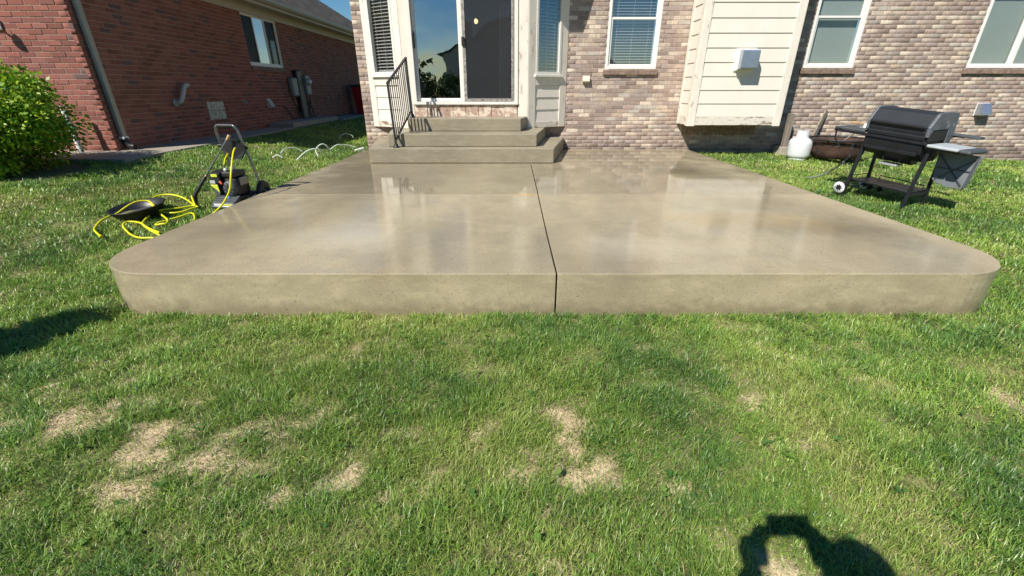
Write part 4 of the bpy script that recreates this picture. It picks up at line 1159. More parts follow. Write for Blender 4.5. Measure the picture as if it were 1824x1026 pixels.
# left side table, open frame
lt = G(gbox(-.70, -.32, -.25, -.19, .752, .775), 'side_table', M['darkplastic'], bevel=.01)
for i in range(4):
    y = -.16 + i * .09
    G(gbox(-.69, -.32, y, y + .07, .754, .772), 'slat', M['darkplastic'], lt)
G(gbox(-.98, -.66, .19, .235, .752, .775), 'slat', M['greywood'], lt, bevel=.004)
G(gbox(-.80, -.36, .245, .275, .79, .805), 'wood_slat', M['orangewood'], lt)
G(MB().tube([sc(-.68, -.22, .75), sc(-.68, -.20, .62), sc(-.58, -.18, .50)], .010, 6), 'brace', M['black_matt'])
for i in range(3):
    G(MB().lathe([(0, .05 * gs), (.026 * gs, .046 * gs), (.030 * gs, .012 * gs), (.036 * gs, 0), (0, 0)], 14, sc(-.47 + i * .062, .03 - i * .01, .777)), 'knob', M['white'], bevel=0)
G(gbox(-.52, -.30, -.03, .10, .775, .7785), 'control_panel', M['greyplastic'])
# right side table with dark end
rt = G(gbox(.36, .66, -.25, .16, .70, .735), 'side_table', M['greyplastic'], bevel=.015, seg=3)
G(gbox(.662, .77, -.25, .16, .692, .738), 'table_end', M['darkplastic'], rt, bevel=.02, seg=3)
for y in (-.18, .1): G(gbar((.33, y, .69), (.72, y, .69), .025, .025), 'support_bar', M['black_matt'], rt)
# hanging folded panel under it
fp = MB(); pts = [(.37, .66), (.40, .33), (.44, .30), (.56, .275), (.70, .285), (.73, .31), (.77, .66)]
fp.prism([(x * gs, z * gs) for x, z in pts], .07 * gs, .10 * gs, 'y')
fpo = G(fp, 'folding_panel', M['shadedpanel'], bevel=.006)
for (p, q) in (((.39, .064, .62), (.69, .064, .32)), ((.43, .064, .34), (.73, .064, .62)), ((.41, .064, .47), (.74, .064, .49))):
    G(gbar(p, q, .012, .012, (0, 1, 0)), 'rib', M['darkplastic'], fpo)
G(gbar((.75, .062, .66), (.72, .062, .31), .02, .02, (0, 1, 0)), 'edge_strip', M['darkplastic'], fpo)
# rear board on a curved bracket
rbd = G(gbox(.24, .60, .31, .43, .80, .825), 'rear_board', M['darkplastic'], bevel=.005)
G(MB().tube(smooth_path([sc(.30, .25, .66), sc(.30, .28, .74), sc(.34, .34, .79), sc(.44, .36, .797)], 4), .010, 6), 'bracket', M['black'], rbd)
# wheel and its twin
for y in (-.30, .28):
    wh = G(MB().lathe([(.036 * gs, -.03 * gs), (.075 * gs, -.03 * gs), (.08 * gs, -.02 * gs), (.08 * gs, .02 * gs), (.075 * gs, .03 * gs), (.036 * gs, .03 * gs)], 28, sc(-.375, y, .055), 'y'), 'wheel', M['black'])
    G(MB().lathe([(.030 * gs, -.034 * gs), (.072 * gs, -.034 * gs), (.072 * gs, -.020 * gs)], 28, sc(-.375, y, .055), 'y'), 'wheel_face', M['white'], wh)
    st = MB(); pl = []
    for k in range(32):
        an = 2 * math.pi * k / 32; r = (.034 + .013 * math.cos(an * 8)) * gs
        pl.append((-.375 * gs + r * math.cos(an), .055 * gs + r * math.sin(an)))
    st.prism(pl, (y - .040) * gs, (y - .028) * gs, 'y'); G(st, 'hub', M['black'], wh)
G(MB().tube([sc(-.375, -.30, .055), sc(-.375, .28, .055)], .008, 8), 'axle', M['steel'])
for i in range(2):
    G(MB().lathe([(0, -.02), (.03, -.02), (.03, .02), (0, .02)], 12, sc(-.25 + .12 * i, .15, .06), 'y'), 'caster', M['black'])
# gas line hanging to the grass
def w2g(p):
    m = Matrix.Translation(gr.location) @ gr.rotation_euler.to_matrix().to_4x4()
    return m.inverted() @ Vector(p)
gh = [(4.46, 5.93, .66), (4.44, 5.92, .50), (4.40, 5.98, .40), (4.36, 6.10, .28), (4.28, 6.28, .17), (4.17, 6.45, .13), (4.05, 6.55, .125)]
G(MB().tube([w2g(p) for p in smooth_path(gh, 4)], .010, 8), 'gas_hose', M['grey'])

# ------------------------------------------------------------------ propane tank, post, plank, fire pit
tk = thing('propane_tank', 'white propane tank standing on grass by the wooden post', 'gas tank', (4.99, 7.93, tz(4.99, 7.93) - .01), (0, 0, R(-35)))
tk.scale = (1.13, 1.13, 1.08)
MB().lathe([(0, .03), (.13, .032), (.155, .06), (.163, .09), (.163, .255), (.158, .29), (.135, .325), (.09, .345), (0, .35)], 32).build('body', M['tank'], tk)
MB().lathe([(.125, 0), (.13, 0), (.13, .045), (.125, .045), (.125, 0)], 28).build('foot_ring', M['tank'], tk)
co = MB()
n = 22
for k in range(n + 1):
    pass
cv = [];cf = []
for k in range(n + 1):
    an = R(-235) + R(290) * k / n
    for rr_, z in ((.082, .335), (.088, .335), (.084, .455), (.078, .455)):
        cv.append((rr_ * math.cos(an), rr_ * math.sin(an), z))
for k in range(n):
    mid = abs(k - n / 2) < 3.2
    o = k * 4
    for a, b in ((0, 3), (1, 0), (2, 1), (3, 2)):
        cf.append((o + a, o + b, o + 4 + b, o + 4 + a))
co.add(cv, cf); co.build('collar', M['tank'], tk)
MB().lathe([(0, .345), (.022, .345), (.022, .39), (.014, .40), (.014, .42), (0, .42)], 12).build('valve', M['steel'], tk)
MB().lathe([(0, .42), (.03, .42), (.03, .44), (0, .44)], 12).build('valve_knob', M['black'], tk)

po = thing('wooden_post', 'weathered grey wooden post on a concrete footing beside the chase', 'post', (5.03, 8.47, .17))
MB().add([(-.145, -.13, -.05), (.16, -.13, -.05), (.16, .13, -.05), (-.145, .13, -.05), (-.10, -.11, .16), (.13, -.11, .16), (.13, .12, .16), (-.10, .12, .16)], [(0, 3, 2, 1), (4, 5, 6, 7), (0, 1, 5, 4), (1, 2, 6, 5), (2, 3, 7, 6), (3, 0, 4, 7)]).build('footing', M['path'], po, bevel=.01)
MB().bar((0, 0, .155), (-.005, 0, .73), .088, .088, (0, 1, 0)).build('timber', M['greywood'], po, bevel=.004)
pk = thing('plank', 'grey weathered plank leaning on the brick wall behind the propane tank', 'plank', (5.35, 8.33, .17))
MB().bar((0, 0, 0), (.40, .295, .77), .09, .032, (.6, -.8, .2)).build('board', M['greywood'], pk, bevel=.003)

fz = tz(5.5, 7.85)
fpit = thing('fire_pit', 'rusty round fire pit bowl with black ring behind the grill', 'fire pit', (5.52, 7.75, fz))
bowl = [(.10, .07), (.30, .065), (.36, .085), (.385, .18), (.40, .35), (.405, .355), (.395, .355), (.375, .18), (.345, .105), (.10, .085)]
MB().lathe(bowl, 40).build('bowl', M['rust'], fpit)
MB().tube([(.455 * math.cos(2 * math.pi * k / 36), .455 * math.sin(2 * math.pi * k / 36), .365) for k in range(36)], .014, 8, closed=True).build('ring', M['iron'], fpit)
for k in range(4):
    a = k * math.pi / 2 + .6
    MB().bar((.40 * math.cos(a), .40 * math.sin(a), .335), (.455 * math.cos(a), .455 * math.sin(a), .365), .03, .008).build('ring_clip', M['iron'], fpit)
for k in range(3):
    a = k * 2.094 + .4
    MB().tube([(.28 * math.cos(a), .28 * math.sin(a), .14), (.33 * math.cos(a), .33 * math.sin(a), -.02)], .018, 8).build('leg', M['iron'], fpit)
for k in range(16):
    a = k * 2 * math.pi / 16
    MB().lathe([(0, 0), (.016, 0), (.016, .006), (0, .006)], 8, (0, 0, 0)).build('cutout', M['joint'], fpit, (.398 * math.cos(a), .398 * math.sin(a), .29), (0, math.pi / 2, a))
MB().tube([(-.1, .1, .15), (.05, .0, .30), (.16, -.12, .50)], .016, 8).build('poker', M['greywood'], fpit)
for k in range(9):
    rr = random.Random(k)
    x, y = rr.uniform(-.25, .25), rr.uniform(-.25, .25)
    MB().bar((x, y, .17 + rr.random() * .05), (x + rr.uniform(-.14, .14), y + rr.uniform(-.14, .14), .24 + rr.random() * .09), .05, .04).build('charred_log', M['rust'], fpit, bevel=.008)

# ------------------------------------------------------------------ pressure washer
wx, wy = -2.99, 4.62
wz = tz(wx, wy)
pw = thing('pressure_washer', 'petrol pressure washer with black engine and steel frame on the lawn edge', 'pressure washer', (wx - .015, wy, wz), (0, 0, R(-6)))
pw.scale = (.84, .92, 1.09)
def tubeo(pts, r, name, mat, parent=None, n=10, k=5): return MB().tube(smooth_path(pts, k), r, n).build(name, mat, parent or pw)
# frame: hoop handle, deck tubes
tubeo([(-.14, .34, .20), (-.175, .31, .45), (-.20, .28, .66), (-.19, .27, .72), (-.16, .265, .752), (-.04, .265, .757), (.06, .265, .752), (.09, .27, .72), (.10, .28, .66), (.14, .31, .45), (.17, .34, .20)], .0155, 'handle_frame', M['steel'])
tubeo([(-.175, .34, .12), (-.165, .0, .065), (-.155, -.12, .05), (-.12, -.15, .05), (.12, -.15, .05), (.155, -.12, .05), (.165, 0, .065), (.175, .34, .12)], .015, 'base_frame', M['steel'])
MB().tube([(-.155, .2655, .7535), (.055, .2655, .7535)], .0195, 12).build('grip', M['black'], pw)
# front deck plate and label
MB().add([(-.145, -.145, .085), (.15, -.145, .085), (.15, -.02, .135), (-.145, -.02, .135), (-.145, -.145, .03), (.15, -.145, .03), (.15, -.02, .05), (-.145, -.02, .05)], [(0, 1, 2, 3), (0, 4, 5, 1), (1, 5, 6, 2), (0, 3, 7, 4), (4, 7, 6, 5)]).build('front_deck', M['darkplastic'], pw, bevel=.006)
for i in range(3):
    MB().box(-.13, .13, 0, .006, 0, .006).build('deck_rib', M['steel'], pw, (0.002, -.115 + i * .035, .099 + i * .014))
lp = MB().box(-.115, .14, -.152, -.147, .040, .082).build('label_plate', M['plate'], pw)
MB().box(.005, .125, -.155, -.1525, .044, .078).build('yellow_label', M['lime'], lp)
MB().box(-.105, -.015, -.155, -.1525, .044, .078).build('white_label', M['white'], lp)
MB().box(-.15, .16, -.02, .30, .10, .125).build('deck', M['black'], pw)
# engine: block, recoil cover, tank, muffler, air filter
MB().box(-.09, .13, .0, .22, .126, .30).build('engine_block', M['black'], pw, bevel=.02, seg=3)
rc = MB().lathe([(0, -.04), (.055, -.04), (.075, -.028), (.082, 0), (.082, .03)], 22, (.045, -.01, .20), 'y').build('recoil_cover', M['darkplastic'], pw)
for k in range(8):
    a = k * math.pi / 4
    MB().bar((.045 + .02 * math.cos(a), -.053, .20 + .02 * math.sin(a)), (.045 + .06 * math.cos(a), -.048, .20 + .06 * math.sin(a)), .010, .006, (0, 1, 0)).build('cooling_fin', M['black'], rc)
MB().box(-.03, .13, -.02, .20, .305, .36).build('fuel_tank', M['black'], pw, bevel=.018, seg=3)
MB().lathe([(0, .395), (.03, .395), (.034, .36), (0, .36)], 14, (.06, .08, 0)).build('fuel_cap', M['grey'], pw)
MB().lathe([(0, .385), (.022, .385), (.026, .355), (0, .355)], 14, (.0, .04, 0)).build('filler_neck', M['plate'], pw)
af = MB().add([(-.17, -.05, .25), (-.045, -.05, .25), (-.045, .10, .25), (-.17, .10, .25), (-.175, -.045, .345), (-.04, -.045, .345), (-.04, .10, .37), (-.175, .10, .37)], [(0, 3, 2, 1), (4, 5, 6, 7), (0, 1, 5, 4), (1, 2, 6, 5), (2, 3, 7, 6), (3, 0, 4, 7)]).build('air_filter', M['black'], pw, bevel=.008)
MB().box(-.135, -.055, -.058, -.053, .318, .343).build('yellow_label', M['lime'], af)
MB().box(-.165, -.10, -.0585, -.0535, .255, .285).build('grey_label', M['plate'], af)
MB().add([(-.165, -.06, .245), (-.075, -.06, .245), (-.065, -.06, .17), (-.10, -.06, .20), (-.165, -.065, .24), (-.075, -.065, .24), (-.065, -.065, .168), (-.10, -.065, .198)], [(4, 5, 6, 7), (0, 3, 2, 1), (0, 1, 5, 4), (1, 2, 6, 5), (2, 3, 7, 6), (3, 0, 4, 7)]).build('lime_guard', M['lime'], pw)
MB().box(-.165, -.10, -.03, .12, .126, .245).build('pump', M['darkplastic'], pw, bevel=.012)
MB().tube([(-.05, -.04, .27), (-.03, -.05, .26), (-.02, -.05, .25)], .012, 8).build('throttle', mk('red_lever', (.5, .06, .03), .4), pw)
MB().box(-.0, .05, -.075, -.055, .10, .135).build('blue_cap', M['blue'], pw, bevel=.008)
MB().box(.10, .155, .04, .18, .22, .30).build('muffler', M['steel'], pw, bevel=.01)
# control panel hung between the uprights
cpn = MB().add([(-.12, .245, .64), (.02, .245, .63), (.15, .26, .575), (.155, .265, .54), (.09, .255, .46), (-.02, .25, .45), (-.085, .25, .53)], [(0, 1, 2, 3, 4, 5, 6)])
cpn.add([(-.12, .215, .64), (.02, .215, .63), (.15, .235, .575), (.155, .24, .54), (.09, .225, .46), (-.02, .215, .45), (-.085, .215, .53)], [(6, 5, 4, 3, 2, 1, 0)])
cpn.f += [(i, (i + 1) % 7, 7 + (i + 1) % 7, 7 + i) for i in range(7)]; cpn.sm += [False] * 7
cpn.build('hose_panel', M['black'], pw, bevel=.006)
MB().bar((-.165, .27, .565), (.165, .285, .55), .02, .03).build('cross_bar', M['black'], pw)
MB().tube([(-.20, .25, .575), (-.15, .26, .57)], .016, 10).build('wand_holder', M['black'], pw)
for x in (-.20, .205):
    wh = MB().lathe([(.05, -.028), (.088, -.03), (.11, -.022), (.115, 0), (.11, .022), (.088, .03), (.05, .028)], 28, (x, .34, .115), 'x').build('wheel', M['black'], pw)
    rim = MB()
    for k in range(6):
        a = k * math.pi / 3
        rim.bar((x, .34, .115), (x, .34 + .085 * math.cos(a), .115 + .085 * math.sin(a)), .024, .03, (1, 0, 0))
    rim.lathe([(0, -.03), (.025, -.03), (.025, .03), (0, .03)], 12, (x, .34, .115), 'x')
    rim.build('rim', M['darkplastic'], wh)
MB().tube([(-.2, .34, .115), (.2, .34, .115)], .009, 8).build('axle', M['steel'], pw)

# spray wand leaning on the washer
wa = thing('spray_wand', 'spray wand with tan tip leaning on the pressure washer', 'wand', (-3.45, 4.62, tz(-3.45, 4.62)))
A = Vector((0.02, 0.0, .06)); B = Vector((.455, .15, .65))
def on(t): return A.lerp(B, t)
MB().tube([on(.42), on(1.02)], .0075, 8).build('lance', M['steel'], wa)
MB().tube([on(1.02), on(1.10)], [.009, .016], 10).build('nozzle_tip', M['tip'], wa)
MB().tube([on(.06), on(.12), on(.40), on(.42)], [.014, .019, .017, .012], 10).build('handle', M['black'], wa)
MB().tube([on(.42), on(.44)], .011, 8).build('collar', M['tip'], wa)
MB().bar(on(.10), on(.10) + Vector((-.01, -.02, -.12)), .028, .035).build('trigger_grip', M['black'], wa, bevel=.006)

# yellow high pressure hose: coils on the grass plus the drop from the washer
s1 = [(-3.61, 3.66, 0.12), (-3.75, 3.77, 0.14), (-3.81, 3.86, 0.15), (-3.85, 3.97, 0.17), (-3.86, 4.07, 0.18), (-3.85, 4.16, 0.19), (-3.82, 4.29, 0.24), (-3.78, 4.37, 0.26), (-3.71, 4.41, 0.25), (-3.64, 4.38, 0.20), (-3.53, 4.3, 0.17), (-3.42, 4.29, 0.16), (-3.35, 4.34, 0.16), (-3.31, 4.43, 0.17), (-3.29, 4.49, 0.17), (-3.35, 4.5, 0.18), (-3.43, 4.4, 0.18), (-3.51, 4.3, 0.19), (-3.56, 4.21, 0.17), (-3.54, 4.1, 0.15), (-3.49, 3.99, 0.14), (-3.43, 3.93, 0.13), (-3.3, 3.84, 0.11), (-3.18, 3.76, 0.1), (-3.1, 3.70, .09), (-3.11, 3.66, .09),
      (-3.18, 3.67, 0.1), (-3.28, 3.67, 0.1), (-3.4, 3.73, 0.11), (-3.5, 3.81, 0.12), (-3.6, 3.9, 0.14), (-3.64, 3.98, 0.15), (-3.6, 4.01, 0.15), (-3.48, 3.96, 0.15), (-3.36, 3.88, 0.13), (-3.19, 3.79, 0.11)]
s2 = [(-3.40, 4.60, .26), (-3.36, 4.55, .21), (-3.32, 4.5, 0.18), (-3.42, 4.57, 0.21), (-3.54, 4.64, 0.24), (-3.67, 4.67, 0.26), (-3.76, 4.64, 0.26), (-3.78, 4.56, 0.25), (-3.75, 4.46, 0.24), (-3.69, 4.4, 0.22), (-3.6, 4.34, 0.18), (-3.46, 4.21, 0.16), (-3.34, 4.11, 0.14), (-3.29, 4.02, 0.13), (-3.32, 4.0, 0.13), (-3.38, 4.0, 0.12), (-3.38, 4.05, 0.13), (-3.35, 4.15, 0.13), (-3.3, 4.23, 0.14), (-3.25, 4.32, 0.15), (-3.18, 4.26, 0.14), (-3.09, 4.12, 0.13)]
hs = thing('pressure_hose', 'bright yellow pressure hose coiled loosely on the grass by the patio', 'hose', (-3.4, 4.2, tz(-3.4, 4.2)))
def rel(pts, o): return [Vector(p) - Vector(o.location) for p in pts]
for q in (s1, s2): MB().tube(rel(smooth_path([(x, y, z + .012) for x, y, z in q], 5), hs), .0087, 8).build('hose', M['yellow'], hs)
s3 = [(-2.885, 4.72, .745), (-2.855, 4.62, .71), (-2.83, 4.50, .60), (-2.83, 4.44, .50), (-2.86, 4.42, .38), (-2.92, 4.40, .28), (-2.98, 4.38, .21), (-3.02, 4.3, .16)]
MB().tube(rel(smooth_path(s3, 5), hs), .0087, 8).build('hose', M['yellow'], hs)
s3b = [(-3.02, 4.80, .68), (-3.07, 4.80, .62), (-3.09, 4.78, .54)]
MB().tube(rel(smooth_path(s3b, 5), hs), .0087, 8).build('hose', M['yellow'], hs)
MB().tube(rel([(-3.61, 3.66, .132), (-3.585, 3.64, .128)], hs), .014, 10).build('hose_end', M['yellow'], hs)

# black tub
tu = thing('round_tub', 'shallow round black plastic tub lying under the yellow hose', 'tub', (-3.72, 4.27, tz(-3.72, 4.27) + .012), (R(6), R(-4), 0))
MB().lathe([(.19, 0), (.225, .075), (.238, .08), (.238, .09), (.222, .09), (.18, .012)], 36).build('rim', M['tub'], tu)
MB().lathe([(0, .010), (.185, .014)], 36).build('floor', M['tubfloor'], tu)
MB().bar((-.03, -.08, .018), (.07, -.05, .018), .02, .006).build('leaf_scrap', M['tip'], tu)

# garden hose arcs left of the house
gh_ = thing('garden_hose', 'pale green garden hose looping over the grass beside the house corner', 'hose', (-3.3, 7.4, tz(-3.3, 7.4)))
for q in ([(-3.35, 6.97, 0.30), (-3.23, 7.05, 0.41), (-3.11, 7.12, 0.45), (-3.03, 7.2, 0.41), (-3.02, 7.28, 0.32)],
          [(-3.21, 7.44, 0.29), (-3.25, 7.48, 0.38), (-3.21, 7.53, 0.45), (-3.15, 7.58, 0.47), (-3.1, 7.62, 0.41), (-3.11, 7.67, 0.31)],
          [(-3.33, 8.27, 0.30), (-3.23, 8.36, 0.37), (-3.15, 8.45, 0.36), (-3.07, 8.54, 0.34), (-2.98, 8.6, .30)],
          [(-3.81, 7.42, 0.34), (-3.78, 7.56, 0.4), (-3.69, 7.7, 0.39), (-3.6, 7.75, .33)],
          [(-3.73, 7.0, 0.33), (-3.66, 7.01, 0.37), (-3.59, 7.02, 0.33)],
          [(-3.75, 9.9, .33), (-3.72, 9.95, .39), (-3.63, 10.0, .42), (-3.52, 10.05, .38), (-3.5, 10.05, .33)]):
    MB().tube(rel(smooth_path(q, 5), gh_), .011, 8).build('hose', M['hosewhite'], gh_)

# ------------------------------------------------------------------ the photographer (only the shadow is in the picture)
pe = thing('person', 'standing person behind the view holding a phone out with both hands, shadow on grass', 'person', (-.05, -.46, 0))
pb = [(0, 0, .93, .155), (0, 0, 1.12, .15), (0, .01, 1.30, .165), (0, .0, 1.43, .085), (0, .02, 1.50, .062), (0, .035, 1.58, .095), (0, .03, 1.68, .088),
      (-.19, 0, 1.38, .07), (-.20, .12, 1.12, .05), (-.025, .37, 1.235, .038), (.19, 0, 1.38, .07), (.27, .10, 1.16, .075), (.19, .37, 1.225, .05),
      (-.10, 0, .86, .095), (-.11, .02, .48, .06), (-.11, 0, .09, .045), (-.11, .14, .04, .04), (.10, 0, .86, .095), (.11, .02, .48, .06), (.11, 0, .09, .045), (.11, .14, .04, .04)]
ed = [(0, 1), (1, 2), (2, 3), (3, 4), (4, 5), (5, 6), (2, 7), (7, 8), (8, 9), (2, 10), (10, 11), (11, 12), (0, 13), (13, 14), (14, 15), (15, 16), (0, 17), (17, 18), (18, 19), (19, 20)]
me = bpy.data.meshes.new('body'); me.from_pydata([v[:3] for v in pb], ed, [])
bo = bpy.data.objects.new('body', me); COL.objects.link(bo); bo.parent = pe
sk = bo.modifiers.new('skin', 'SKIN'); sk.use_smooth_shade = True
for i, v in enumerate(pb): me.skin_vertices[0].data[i].radius = (v[3], v[3])
me.skin_vertices[0].data[0].use_root = True
bo.modifiers.new('sub', 'SUBSURF').levels = 1
me.materials.append(M['cloth'])
for s_ in (-1, 1):
    hx_ = -.025 if s_ < 0 else .19
    hm = MB()
    hm.tube([(hx_, .36, 1.235), (hx_, .40, 1.262), (hx_ - s_ * .006, .425, 1.282)], [.036, .042, .030], 10)
    for k in range(4):
        fx = hx_ - s_ * .012 * k * .3
        hm.tube([(hx_, .42, 1.275 + .016 * k - .02), (hx_ - s_ * .022, .438, 1.283 + .016 * k - .02), (hx_ - s_ * .05, .432, 1.285 + .016 * k - .02)], [.009, .0085, .006], 7)
    hm.tube([(hx_, .40, 1.265), (hx_ - s_ * .03, .405, 1.28), (hx_ - s_ * .05, .410, 1.30)], [.011, .01, .007], 7)
    hm.build('hand', M['skin'], pe)
MB().lathe([(.0, .115), (.05, .105), (.085, .07), (.098, .02), (.095, -.03)], 18, (0, .02, 1.63)).build('hair', M['cloth'], pe)
ph = tag(MB().box(-.022, .125, -.004, .004, -.036, .036).build('phone', M['black'], None, (0, -.016, CAM_H + .007), (R(-24.5), 0, 0), bevel=.003),
         'black phone held out sideways by the person behind the view', 'phone')

# ------------------------------------------------------------------ grass
def in_frame(x, y, m=1.0):
    zc = y * .91 + .54
    return np.abs(x) < (1.2 * zc + m)
def blocked(x, y):
    b = (x > PX0 + .004) & (x < PX1 - .004) & (y > PY0 + .004) & (y < W)
    # rounded corners stay grassy
    for cx in (PX0 + RC, PX1 - RC):
        s = (x < cx) if cx < 0 else (x > cx)
        corner = s & (y < PY0 + RC) & ((x - cx) ** 2 + (y - PY0 - RC) ** 2 > (RC + .002) ** 2)
        b &= ~corner
    b |= (y > W - .02) & (x > X0 - .02)
    b |= (x < NX + .0) & (y > NY)
    b |= (x < -4.98) & (y > 5.80) & (x > -9.5)
    b |= ((x - 4.99) ** 2 + (y - 7.93) ** 2 < .14 ** 2) | ((x - 5.03) ** 2 + (y - 8.47) ** 2 < .13 ** 2)
    b |= ((x + 3.72) ** 2 + (y - 4.27) ** 2 < .20 ** 2)
    b |= ((x + 6.05) / .95) ** 2 + ((y - 5.25) / .55) ** 2 < 1
    return b

def grass_band(name, d0, d1, dens, width, length, clump=1.0, per=9):
    xm = 1.2 * (d1 * .91 + .54) + 1.0
    xm = min(xm, 12)
    y0, y1 = .28, d1
    n = int(dens / per * (2 * xm) * (y1 - y0))
    x = rng.uniform(-xm, xm, n); y = rng.uniform(y0, y1, n)
    d = np.hypot(x, y)
    k = (d >= d0) & (d < d1) & in_frame(x, y) & ~blocked(x, y)
    x, y = x[k], y[k]
    bare = bare_mask(x, y) * (y < 2.7)
    patch = fbm(x * 1.6, y * 1.6, 13)
    fine = np.clip((fbm(x * 8.5, y * 8.5, 21, 3) - .5) * 1.6 + .55, 0, 1)
    keep = rng.random(len(x)) < np.clip((1 - .80 * np.clip(bare * (1.5 - 1.1 * fine), 0, 1)) * (1 - clump + clump * (.40 + .80 * fine)), 0, 1)
    x, y, bare, patch, fine = x[keep], y[keep], bare[keep], patch[keep], fine[keep]
    # tufts -> blades
    t = len(x)
    tx = np.repeat(x, per); ty = np.repeat(y, per); tp = np.repeat(patch, per); tf = np.repeat(fine, per); tb = np.repeat(bare, per)
    tang = np.repeat(rng.uniform(0, 2 * np.pi, t), per)
    n = len(tx)
    sp = .014 + width * 2.2
    ox, oy = rng.normal(0, sp, n), rng.normal(0, sp, n)
    bx, by = tx + ox, ty + oy
    ok = ~blocked(bx, by)
    bx, by, ox, oy, tp, tf, tb, tang = [q[ok] for q in (bx, by, ox, oy, tp, tf, tb, tang)]
    n = len(bx)
    combing = fbm(bx * 1.1, by * 1.1, 31) * 4 * np.pi
    ang = np.where(rng.random(n) < .35, np.arctan2(oy, ox) + rng.normal(0, .5, n), np.where(rng.random(n) < .25, combing + rng.normal(0, .6, n), tang + rng.normal(0, .7, n)))
    lean = np.clip(rng.normal(.80, .30, n), .05, 1.3)
    Ln = length * (.50 + .75 * rng.random(n)) * (.62 + .75 * tf) * (1 - .35 * tb)
    flat = rng.random(n) < np.clip((.20 - .17 * tf) * clump + .30 * tb, .02, .6)
    lean = np.where(flat, rng.uniform(1.15, 1.5, n), lean)
    Ln = np.where(flat, Ln * .75, Ln)
    bz = terr(bx, by) - .004
    dx, dy = np.cos(ang), np.sin(ang)
    w = width * (.65 + .7 * rng.random(n))
    tw = rng.normal(0, .5, n)
    px_, py_ = -np.sin(ang + tw), np.cos(ang + tw)
    c1 = np.cos(lean * .55); s1_ = np.sin(lean * .55)
    c2 = np.cos(np.minimum(lean * 1.55, 1.75)); s2_ = np.sin(np.minimum(lean * 1.55, 1.75))
    p0 = np.stack([bx, by, bz], 1)
    p1 = p0 + np.stack([dx * s1_, dy * s1_, c1], 1) * (Ln * .5)[:, None]
    p2 = p1 + np.stack([dx * s2_, dy * s2_, c2], 1) * (Ln * .5)[:, None]
    p2[:, 2] = np.maximum(p2[:, 2], bz + .006)
    sv_ = np.stack([px_, py_, np.zeros(n)], 1) * (w / 2)[:, None]
    V = np.stack([p0 - sv_, p0 + sv_, p1 - sv_ * .85, p1 + sv_ * .85, p2], 1).reshape(-1, 3)
    o = np.arange(n)[:, None] * 5
    F = np.concatenate([o + np.array([[0, 1, 3]]), o + np.array([[0, 3, 2]]), o + np.array([[2, 3, 4]])], 1).reshape(-1, 3)
    # colour per plant: blue green, mid green, yellow green, a few straws
    base = np.array([[.112, .230, .054], [.192, .332, .052], [.285, .418, .068], [.390, .455, .125]])
    u = np.clip((tp - .5) * 1.7 - (tf - .5) * .55 + .47 + rng.normal(0, .28, n), 0, .999) * 3
    lo = u.astype(int); fr = (u - lo)[:, None]
    c = base[lo] * (1 - fr) + base[np.minimum(lo + 1, 3)] * fr
    # pale wheel track over the left lawn
    trk = np.exp(-((by - (4.08 + (bx + 4.88) * 1.36)) / .22) ** 2) * (bx < -3.0) * S((by - 3.2) / 1.0)
    c = c * (1 - .55 * trk[:, None]) + np.array([.22, .25, .07]) * .55 * trk[:, None]
    dry = rng.random(n) < (.035 + .30 * tb + .10 * trk)
    c[dry] = np.array([.44, .36, .18]) * (.7 + .6 * rng.random((dry.sum(), 1)))
    pale = flat & (rng.random(n) < .75)
    c[pale] = np.array([.40, .39, .155]) * (.7 + .6 * rng.random((pale.sum(), 1)))
    c *= (.78 + .44 * rng.random((n, 1)))
    if d0 > 2.3: c *= 1.12  # far blades painted brighter, for sun on grass at a grazing view
    C = np.repeat(c, 5, axis=0)
    C = C.reshape(n, 5, 3); C[:, 4] *= 1.12; C = C.reshape(-1, 3)
    ob_ = np_mesh(name, V, F, M['grass'], C)
    tag(ob_, kind='stuff')
    return n

tot = 0
for d0, d1, de, wd, ln, cl in ((0, 1.6, 40000, .0024, .052, .8), (1.6, 2.4, 32000, .0027, .052, .75), (2.4, 3.4, 22000, .0032, .052, .6), (3.4, 5.0, 12000, .0046, .052, .35), (5.0, 8.0, 6000, .0068, .052, .35), (8.0, 12.5, 2200, .011, .055, .35), (12.5, 21, 750, .019, .06, .35)):
    tot += grass_band('grass', d0, d1, de, wd, ln, cl)
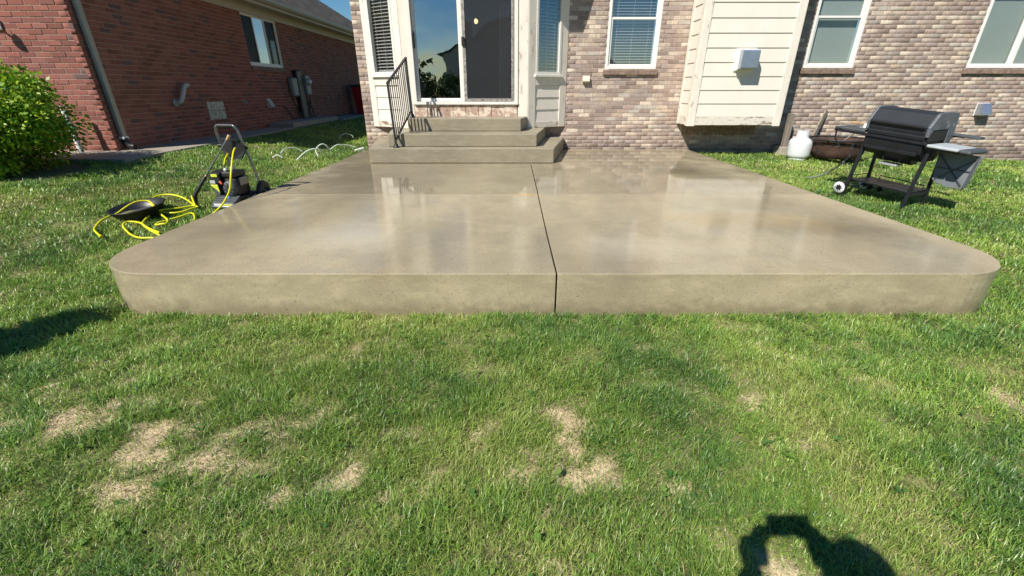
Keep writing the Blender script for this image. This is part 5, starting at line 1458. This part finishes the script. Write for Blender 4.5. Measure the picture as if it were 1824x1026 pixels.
# dead straw lying flat on the bare patches
n = 240000
x = rng.uniform(-3.0, 3.0, n); y = rng.uniform(.5, 2.46, n)
k = (rng.random(n) < np.clip(bare_mask(x, y) * .9 + .035, 0, 1))
x, y = x[k], y[k]; n = len(x)
an = rng.uniform(0, 2 * np.pi, n); Ls = rng.uniform(.008, .034, n); w = rng.uniform(.0009, .0020, n)
z = terr(x, y) + rng.uniform(.003, .011, n)
d = np.stack([np.cos(an), np.sin(an), rng.normal(0, .12, n)], 1) * Ls[:, None] / 2
p = np.stack([x, y, z], 1); s_ = np.stack([-np.sin(an), np.cos(an), rng.normal(0, .3, n)], 1) * (w / 2)[:, None]
V = np.stack([p - d - s_, p - d + s_, p + d + s_, p + d - s_], 1).reshape(-1, 3)
c = np.array([.72, .59, .375]) * (.74 + .35 * rng.random((n, 1)))
dg = np_mesh('dead_grass', V, np.arange(4 * n).reshape(n, 4), M['straw'], np.repeat(c, 4, axis=0))
tag(dg, kind='stuff')
# small broad leaved weeds between the blades
wv = []; wc = []
for i in range(420):
    x_, y_ = random.uniform(-3.2, 3.4), random.uniform(.6, 2.4)
    if float(bare_mask(np.array([x_]), np.array([y_]))[0]) > .4 or bool(blocked(np.array([x_]), np.array([y_]))[0]): continue
    z_ = tz(x_, y_) + random.uniform(.012, .035); k_ = random.choice([(.16, .30, .05), (.10, .22, .05), (.22, .34, .07)])
    for j in range(random.choice((3, 4, 6))):
        a_ = random.random() * 6.28; l_ = random.uniform(.012, .026); w_ = l_ * random.uniform(.28, .42)
        d_ = np.array([math.cos(a_), math.sin(a_), random.uniform(.0, .5)]); n_ = np.array([-math.sin(a_), math.cos(a_), 0])
        b_ = np.array([x_ + random.uniform(-.01, .01), y_ + random.uniform(-.01, .01), z_])
        wv += [b_, b_ + d_ * l_ * .5 + n_ * w_, b_ + d_ * l_, b_ + d_ * l_ * .5 - n_ * w_]; wc += [k_] * 4
tag(np_mesh('weeds', np.array(wv), np.arange(len(wv)).reshape(-1, 4), M['leaf'], np.array(wc)), kind='stuff')
print('blades', tot, 'straw', n, 'objects', len(scene.objects))
